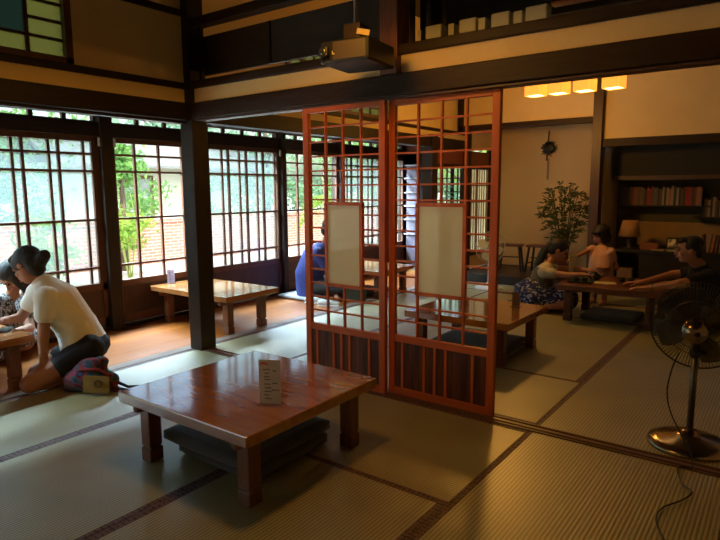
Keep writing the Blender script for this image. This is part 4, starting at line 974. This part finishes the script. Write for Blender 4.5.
for a in (-1, 1): limb(mb, [pf + side*a*.10, pf + side*a*.20 + V3((.05, -.33, 0)), pf - side*a*.08 + V3((.05, -.30, -.03))], [.08, .06, .04]); foot(mb, pf - side*a*.08 + V3((.05, -.30, -.03)), pf - side*a*.24 + V3((.05, -.34, -.05)))
mb.loft([pf + V3((0, 0, .02)), pel], [(.17, .15), (.15, .11)], side)
loc(t, mb.build('body', SKIN, t, remesh=.007))
n0 = len(t.children); face(t, L, M, .98)
for ch in list(t.children)[n0:]: loc(t, ch)
mb = MB(); mb.loft([V3((pel.x, pel.y, .13)), pel, chest, nk - Z*.07], [(.23, .20), (.175, .135), (.165, .12), (.12, .08)], side)
mb.capsule(shA + V3((-.02, 0, 0)), .068, shA.lerp(at(30, 328, 4.28), .5), .058); mb.capsule(shB, .068, shB.lerp(at(-14, 328, 4.45), .5), .058)
mb.loft([pf + V3((0, -.05, .03)), pf + V3((.02, -.33, .0))], [(.24, .10), (.22, .08)], side)
sub(mb, 'patterned_dress', DRESSP, .009, 6)
mb = MB(); mb.ell(L(0, -.02, .045), (.086, .098, .084), M); mb.ell(L(.06, -.01, -.05), (.035, .06, .10), M); mb.ell(L(-.06, -.01, -.05), (.035, .06, .10), M); mb.ell(L(0, -.06, -.06), (.075, .05, .11), M); mb.capsule(L(.065, .03, .03), .032, L(.070, .06, -.11), .022); mb.capsule(L(-.065, .03, .03), .032, L(-.070, .06, -.11), .022)
sub(mb, 'dark_hair', HAIR, .007, 3)

# person in blue seated on the far veranda
t = empty('person', (-4.62, 5.10, 0), label='person in a blue top and dark trousers sitting on the veranda behind the left screen', cat='person')
hd = at(331, 229, 6.75); nk = at(325, 242, 6.8); chest = at(318, 257, 6.85); pel = at(311, 290, 6.9)
fr_ = V3((.75, .60, 0)).normalized(); side = V3((.6, -.75, 0)).normalized()
mb = MB(); L, M = head(mb, hd, fr_ + V3((0, 0, -.35)), Z, 1.0)
mb.capsule(nk, .052, hd - Z*.05, .05); mb.loft([pel, pel.lerp(chest, .5) - fr_*.03, chest, nk - Z*.06], [(.16, .12), (.15, .11), (.17, .12), (.13, .08)], side)
shA = chest + side*.17 + Z*.06; shB = chest - side*.17 + Z*.06
elA = shA + fr_*.16 - Z*.22; wA = elA + fr_*.22 + Z*.02; elB = shB + fr_*.16 - Z*.22; wB = elB + fr_*.22 + Z*.02
limb(mb, [shA, elA, wA], [.05, .04, .028]); hand(mb, wA, fr_, Z, curl=.5); limb(mb, [shB, elB, wB], [.05, .04, .028]); hand(mb, wB, fr_, Z, curl=.5, thumb=-1)
pf = V3((pel.x, pel.y, .14)); legs = []
for a in (-1, 1):
    k_ = pf + fr_*.36 + side*a*.20 + Z*.02; f_ = pf + fr_*.28 - side*a*.10 - Z*.08; legs.append((pf + side*a*.09, k_, f_)); limb(mb, [pf + side*a*.09, k_, f_], [.085, .06, .042]); foot(mb, f_, f_ - side*a*.17 + fr_*.04 - Z*.02)
loc(t, mb.build('body', SKIN, t, remesh=.008))
n0 = len(t.children); face(t, L, M)
for ch in list(t.children)[n0:]: loc(t, ch)
mb = MB(); mb.loft([pel - Z*.05, pel.lerp(chest, .5) - fr_*.06, chest - fr_*.03, nk - Z*.05], [(.20, .17), (.20, .17), (.215, .16), (.13, .09)], side)
for sh, el, wr in ((shA, elA, wA), (shB, elB, wB)): limb(mb, [sh, el, el.lerp(wr, .8)], [.075, .060, .045])
sub(mb, 'blue_top', BLUEC, .009, 6)
mb = MB()
for h_, k_, f_ in legs: limb(mb, [h_, k_, k_.lerp(f_, .85)], [.11, .08, .06])
mb.loft([pf, pel], [(.19, .15), (.18, .14)], side); sub(mb, 'dark_trousers', mat('dark_trouser_cloth', (.03, .03, .03), .9), .009)
mb = MB(); mb.ell(L(0, -.02, .04), (.086, .10, .088), M); mb.ell(L(0, -.05, -.02), (.080, .065, .08), M); sub(mb, 'dark_hair', HAIR, .007, 3)

# woman with the ponytail at the family table
t = empty('person', (-2.2, 5.95, 0), label='person with a long ponytail, cream sleeves and blue floral skirt sitting at the family table', cat='person')
D = 6.15
hd = at(558, 250, D); nk = at(548, 264, D); chest = at(543, 275, D); waist = at(539, 288, D); pel = V3((at(536, 300, D).x, at(536, 300, D).y, .20))
fr_ = V3((.86, .35, 0)).normalized(); side = V3((.35, -.86, 0)).normalized()
mb = MB(); L, M = head(mb, hd, fr_ + V3((0, 0, -.55)), Z + fr_*.3, .95)
mb.capsule(nk, .044, hd - Z*.04 - fr_*.02, .042); mb.loft([pel, waist, chest, nk - Z*.04], [(.15, .11), (.12, .09), (.14, .09), (.10, .06)], side)
shA = chest + side*.15 + Z*.05; shB = chest - side*.15 + Z*.05
elA = at(566, 290, D-.25); wA = at(580, 284, D-.35); elB = at(574, 283, D+.05); wB = at(584, 281, D-.15)
elA.z = max(elA.z, .40); wA.z = .42; elB.z = max(elB.z, .42); wB.z = .44
limb(mb, [shA, elA, wA], [.043, .035, .025]); hand(mb, wA, fr_, Z, .9, curl=.8, thumb=-1); limb(mb, [shB, elB, wB], [.043, .035, .025]); hand(mb, wB, fr_, Z, .9, curl=.8)
for a in (-1, 1): k_ = pel + fr_*.30 + side*a*.13 - Z*.11; f_ = pel - fr_*.10 + side*a*.11 - Z*.135; limb(mb, [pel + side*a*.08, k_, f_], [.085, .06, .036]); foot(mb, f_, f_ - fr_*.15 - Z*.02)
loc(t, mb.build('body', SKIN, t, remesh=.007))
n0 = len(t.children); face(t, L, M, .95)
for ch in list(t.children)[n0:]: loc(t, ch)
mb = MB(); limb(mb, [chest.lerp(shA, .5), shA, shA.lerp(elA, .35)], [.07, .066, .058]); limb(mb, [chest.lerp(shB, .5), shB, shB.lerp(elB, .35)], [.07, .066, .058]); mb.loft([chest + Z*.02, nk - Z*.03], [(.145, .10), (.09, .07)], side); sub(mb, 'cream_sleeves', CREAMT, .008)
mb = MB(); mb.loft([waist - Z*.04, waist.lerp(chest, .5), chest + Z*.025], [(.155, .125), (.15, .12), (.155, .115)], side); sub(mb, 'olive_vest', VEST, .008)
mb = MB(); mb.loft([pel + Z*.0, waist - Z*.03], [(.175, .15), (.16, .13)], side); sub(mb, 'checked_waistband', WAISTP, .008)
mb = MB(); mb.loft([pel - Z*.04 - fr_*.04, pel + Z*.03], [(.22, .21), (.185, .16)], side); mb.loft([pel - Z*.04, pel + fr_*.36 - Z*.07], [(.19, .13), (.17, .10)], side); sub(mb, 'floral_skirt', SKIRTP, .009)
mb = MB(); mb.ell(L(0, -.022, .04), (.083, .096, .084), M); mb.ell(L(0, -.05, -.01), (.075, .06, .07), M); mb.ell(L(0, .05, .07), (.066, .04, .03), M)
p0 = L(0, -.11, .0); limb(mb, [p0, p0 - fr_*.05 - Z*.07, p0 - fr_*.10 - Z*.20, p0 - fr_*.12 - Z*.34], [.032, .045, .048, .026]); sub(mb, 'ponytail_hair', HAIR, .007, 3)

# little girl standing behind the table
t = empty('person', (-1.75, 6.72, 0), label='small child in a pale pink blouse standing behind the family table and reaching out', cat='person')
D = 6.38; s = .72
hd = at(601, 235, D); nk = at(601, 245, D); chest = at(601, 257, D); pel = at(600, 281, D); base = V3((pel.x, pel.y, 0))
fr_ = V3((-.25, -.95, 0)).normalized(); side = V3((.95, -.25, 0)).normalized()
mb = MB(); L, M = head(mb, hd, fr_ + V3((-.55, 0, -.5)), Z, .90)
mb.capsule(nk, .033, hd - Z*.04, .033); mb.loft([pel, chest - Z*.03, nk - Z*.04], [(.10, .08), (.10, .07), (.075, .05)], side)
shA = chest - side*.105 + Z*.075; shB = chest + side*.105 + Z*.065
elA = at(585, 252, D-.03); wA = at(575, 257, D-.12); elB = at(617, 268, D); wB = at(606, 268, D-.14)
limb(mb, [shA, elA, wA], [.032, .026, .019]); hand(mb, wA, V3((-.7, -.3, -.3)), Z, s, curl=.9); limb(mb, [shB, elB, wB], [.032, .026, .019]); hand(mb, wB, V3((-.9, -.2, .1)), Z, s, curl=.5, thumb=-1)
for a in (-1, 1): k_ = base + side*a*.06 + Z*.27; f_ = base + side*a*.06 + Z*.04; limb(mb, [pel + side*a*.055, k_, f_], [.062, .045, .028]); foot(mb, f_, f_ + fr_*.11 - Z*.015, .75)
loc(t, mb.build('body', SKIN, t, remesh=.0065))
n0 = len(t.children); face(t, L, M, .90)
for ch in list(t.children)[n0:]: loc(t, ch)
mb = MB(); mb.loft([pel - Z*.04, pel.lerp(chest, .5), chest + Z*.02, nk - Z*.03], [(.155, .13), (.135, .11), (.125, .095), (.07, .055)], side)
for sh, el in ((shA, elA), (shB, elB)): limb(mb, [chest.lerp(sh, .5), sh, sh.lerp(el, .35)], [.055, .052, .048])
sub(mb, 'pink_blouse', BLOUSE, .008)
mb = MB()
for a in (-1, 1): limb(mb, [pel + side*a*.05 - Z*.02, base + side*a*.06 + Z*.30], [.085, .065])
sub(mb, 'dark_shorts', NAVY, .008)
mb = MB(); mb.ell(L(0, -.02, .04), (.082, .094, .082), M); mb.ell(L(0, -.045, -.03), (.082, .06, .085), M); mb.ell(L(.06, .0, -.02), (.03, .055, .07), M); mb.ell(L(-.06, .0, -.02), (.03, .055, .07), M); mb.ell(L(0, .06, .062), (.066, .035, .026), M); sub(mb, 'bobbed_hair', HAIR, .007, 3)
cardm = MB().obox((0, 0, 0), (.10, .006, .18), (0, 0, .5)).build('held_card', mat('pale_card', (.62, .58, .40), .7)); cardm.rotation_euler = (0, 0, .5); cardm.location = at(573, 264, D-.24); tag(cardm, 'pale card the child holds over the family table', 'card')

# man in black on the right of the table
t = empty('person', (-.45, 5.75, 0), label='person with short dark hair in a black T-shirt, both arms resting on the family table', cat='person')
D = 5.25
hd = at(689, 250, D); nk = at(699, 265, D+.02); chest = at(706, 282, D+.05); waist = at(712, 300, D+.05); pel = V3((waist.x+.04, waist.y, .13))
fr_ = V3((-.92, -.25, 0)).normalized(); side = V3((-.25, .95, 0)).normalized()
mb = MB(); L, M = head(mb, hd, fr_ + V3((0, 0, -.12)), Z, 1.06)
mb.capsule(nk, .058, hd - Z*.05, .056); mb.loft([pel, waist, chest, nk - Z*.06], [(.17, .13), (.16, .12), (.20, .13), (.13, .08)], side)
shA = chest - side*.19 + Z*.06; shB = chest + side*.19 + Z*.06     # A = near the camera
elA = V3((at(676, 285, D-.20).x, at(676, 285, D-.20).y, .44)); wA = V3((at(650, 284, D-.12).x, at(650, 284, D-.12).y, .395))
elB = V3((at(672, 279, D+.30).x, at(672, 279, D+.30).y, .45)); wB = V3((at(642, 281, D+.18).x, at(642, 281, D+.18).y, .395))
limb(mb, [shA, elA, wA], [.055, .043, .029]); hand(mb, wA, fr_, Z, 1.0, curl=.25); limb(mb, [shB, elB, wB], [.055, .043, .029]); hand(mb, wB, fr_, Z, 1.0, curl=.25, thumb=-1)
legs = []
for a in (-1, 1):
    k_ = pel + fr_*.34 + side*a*.28 + Z*.0; f_ = pel + fr_*.28 - side*a*.06 - Z*.07; legs.append((pel + side*a*.10, k_, f_)); limb(mb, [pel + side*a*.10, k_, f_], [.09, .062, .045]); foot(mb, f_, f_ - side*a*.18 + fr_*.03 - Z*.02)
loc(t, mb.build('body', SKIN, t, remesh=.008))
n0 = len(t.children); face(t, L, M, 1.06)
for ch in list(t.children)[n0:]: loc(t, ch)
mb = MB(); mb.loft([pel + Z*.02, waist, chest, nk - Z*.05], [(.21, .17), (.20, .16), (.235, .165), (.12, .09)], side)
for sh, el in ((shA, elA), (shB, elB)): limb(mb, [chest.lerp(sh, .5), sh, sh.lerp(el, .55)], [.10, .090, .070])
sub(mb, 'black_tshirt', BLACKT, .009, 6)
mb = MB()
for h_, k_, f_ in legs: limb(mb, [h_, k_, k_.lerp(f_, .85)], [.115, .085, .062])
sub(mb, 'dark_trousers', mat('dark_trouser_cloth', (.03, .03, .03), .9), .009)
mb = MB(); mb.ell(L(0, -.028, .055), (.082, .092, .070), M); mb.ell(L(0, -.065, .01), (.074, .045, .065), M); mb.ell(L(0, .045, .088), (.066, .050, .030), M); mb.ell(L(.066, -.02, .035), (.020, .060, .045), M); mb.ell(L(-.066, -.02, .035), (.020, .060, .045), M); mb.ell(L(0, -.07, -.035), (.060, .030, .045), M); sub(mb, 'short_hair', HAIR, .006, 2)
loc(t, MB().tube([wA - fr_*.02 + (side*math.cos(a) + Z*math.sin(a))*.030 for a in [k*PI/8 for k in range(16)]], [(.004)]*16, 6, closed=True).build('watch_strap', BLACKP, t))
loc(t, MB().obox(wA - fr_*.02 + Z*.033, (.028, .026, .007), (0, 0, math.atan2(fr_.y, fr_.x))).build('watch_face', mat('watch_glass', (.25, .3, .25), .2), t))

# things on the family table
def small(name, mbx, m, p, label, cat_, rz=0, group=None):
    o = mbx.build(name, m, bevel=.002); o.location = p; o.rotation_euler = (0, 0, rz); return tag(o, label, cat_, group)
tz = .36
t = empty('teapot', (-1.55, 6.02, tz), label='small dark teapot among the tea things on the family table', cat='teapot')
MB().lathe([(.03, 0), (.05, .01), (.062, .035), (.05, .06), (.025, .068), (.03, .072), (.008, .085), (0, .09)], n=24).build('pot', BLACKP, t, smooth=True); MB().tube([(.055, 0, .03), (.085, 0, .05), (.095, 0, .065)], [.012, .009, .006], 8).build('spout', BLACKP, t, smooth=True)
MB().tube([(-.05, 0, .055), (-.085, 0, .05), (-.085, 0, .025), (-.055, 0, .02)], .005, 8).build('handle', BLACKP, t, smooth=True)
t = empty('tea_tray', (-1.62, 5.80, tz), .1, 'dark tea tray with green cloth on the left end of the family table', 'tray')
MB().box(-.11, .11, -.08, .08, 0, .008).box(-.11, .11, -.08, -.072, .008, .02).box(-.11, .11, .072, .08, .008, .02).box(-.11, -.102, -.08, .08, .008, .02).box(.102, .11, -.08, .08, .008, .02).build('tray', BLACKW, t)
MB().box(-.09, .09, -.06, .06, .008, .012).build('green_cloth', mat('teal_cloth', (.04, .14, .10), .8), t)
cups = [(-1.66, 5.78, .0125, 'dark teacup on the left of the tray'), (-1.58, 5.78, .0125, 'dark teacup on the right of the tray'), (-1.30, 6.05, 0, 'dark teacup standing left of its twin before the child'), (-1.22, 6.05, 0, 'dark teacup standing right of its twin before the child')]
for x, y, dz, lb in cups:
    o = MB().lathe([(.015, 0), (.026, .005), (.032, .04), (.030, .041), (.024, .008), (0, .006)], n=20).build('teacup', BLACKP, smooth=True); o.location = (x, y, tz+dz); tag(o, lb+' on the family table', 'teacup', 'dark teacups on the family table')
small('paper_sheet', MB().box(-.10, .10, -.07, .07, 0, .003), mat('yellowish_paper', (.58, .50, .28), .8), (-1.42, 5.88, tz), 'yellowish paper sheet lying in the middle of the family table', 'paper', .3)
ph = small('mobile_phone', MB().box(-.035, .035, -.07, .07, 0, .008), BLACKP, at(5, 328.5, 3.9), 'dark mobile phone lying on the left table near the reaching hand', 'phone', .9); ph.location.z = .355
# colourful bag on the tatami
t = empty('shoulder_bag', (-3.53, 1.88, 0), math.radians(33), 'colourful red and blue woven shoulder bag slumped on the tatami beside the kneeling person', 'bag')
mb = MB(); mb.loft([(-.15, 0, .06), (-.07, 0, .09), (.03, 0, .085), (.13, 0, .06)], [(.058, .06), (.075, .088), (.07, .085), (.055, .06)], (0, 1, 0)); mb.capsule((-.17, -.02, .022), .022, (.16, -.02, .022), .022); mb.ell((.0, 0, .16), (.10, .05, .06)); mb.ell((-.08, .02, .13), (.06, .05, .05)); mb.ell((.05, .02, .19), (.05, .04, .035))
bg_ = mb.build('bag_body', BAGP, t, remesh=.007, rsmooth=5)
MB().obox((.065, -.083, .072), (.17, .012, .11), (-.12, 0, 0)).build('yellow_patch', YPATCH, t, bevel=.004)
MB().tube([(.08+.022*math.cos(a), -.091, .080+.022*math.sin(a)) for a in [k*PI/8 for k in range(16)]], .005, 6, closed=True).build('round_emblem', mat('dark_print', (.06, .06, .03), .8), t)
MB().tube([(.14, 0, .07), (.21, .03, .022), (.29, .06, .014), (.33, .04, .012), (.30, .01, .012), (.22, -.01, .014), (.14, -.02, .03)], .010, 8).build('shoulder_strap', mat('black_strap', (.02, .02, .025), .8), t, smooth=True)
MB().tube([(-.12, -.02, .12), (-.03, -.06, .165), (.07, -.05, .16), (.13, -.02, .10)], .010, 8).build('handle', mat('red_trim', (.30, .03, .04), .8), t, smooth=True)
# belongings beside the person in blue
t = empty('hand_bag', (-3.98, 5.26, 0), .6, 'dark olive bag on the veranda floor under the left screen panel', 'bag')
MB().box(-.13, .13, -.05, .05, 0, .16).build('bag_body', mat('olive_cloth', (.05, .055, .03), .85), t, bevel=.02); MB().tube([(-.08, 0, .15), (-.06, 0, .22), (.06, 0, .22), (.08, 0, .15)], .008, 8).build('handle', BLACKP, t, smooth=True)
for k, (q, lb) in enumerate((((315, 303), 'left white sneaker beside the person in blue'), ((329, 306), 'right white sneaker beside the person in blue'))):
    p = onfloor(*q, 0); t = empty('sneaker', (p.x, p.y, 0), .5, lb, 'shoe', 'pair of white sneakers')
    mb = MB(); mb.capsule((-.09, 0, .04), .038, (.02, 0, .035), .036); mb.capsule((.0, 0, .03), .034, (.10, 0, .026), .026); mb.build('upper', mat('white_canvas', (.6, .6, .58), .8), t, remesh=.007); MB().box(-.12, .12, -.036, .036, 0, .012).build('sole', WHITEP, t, bevel=.01)
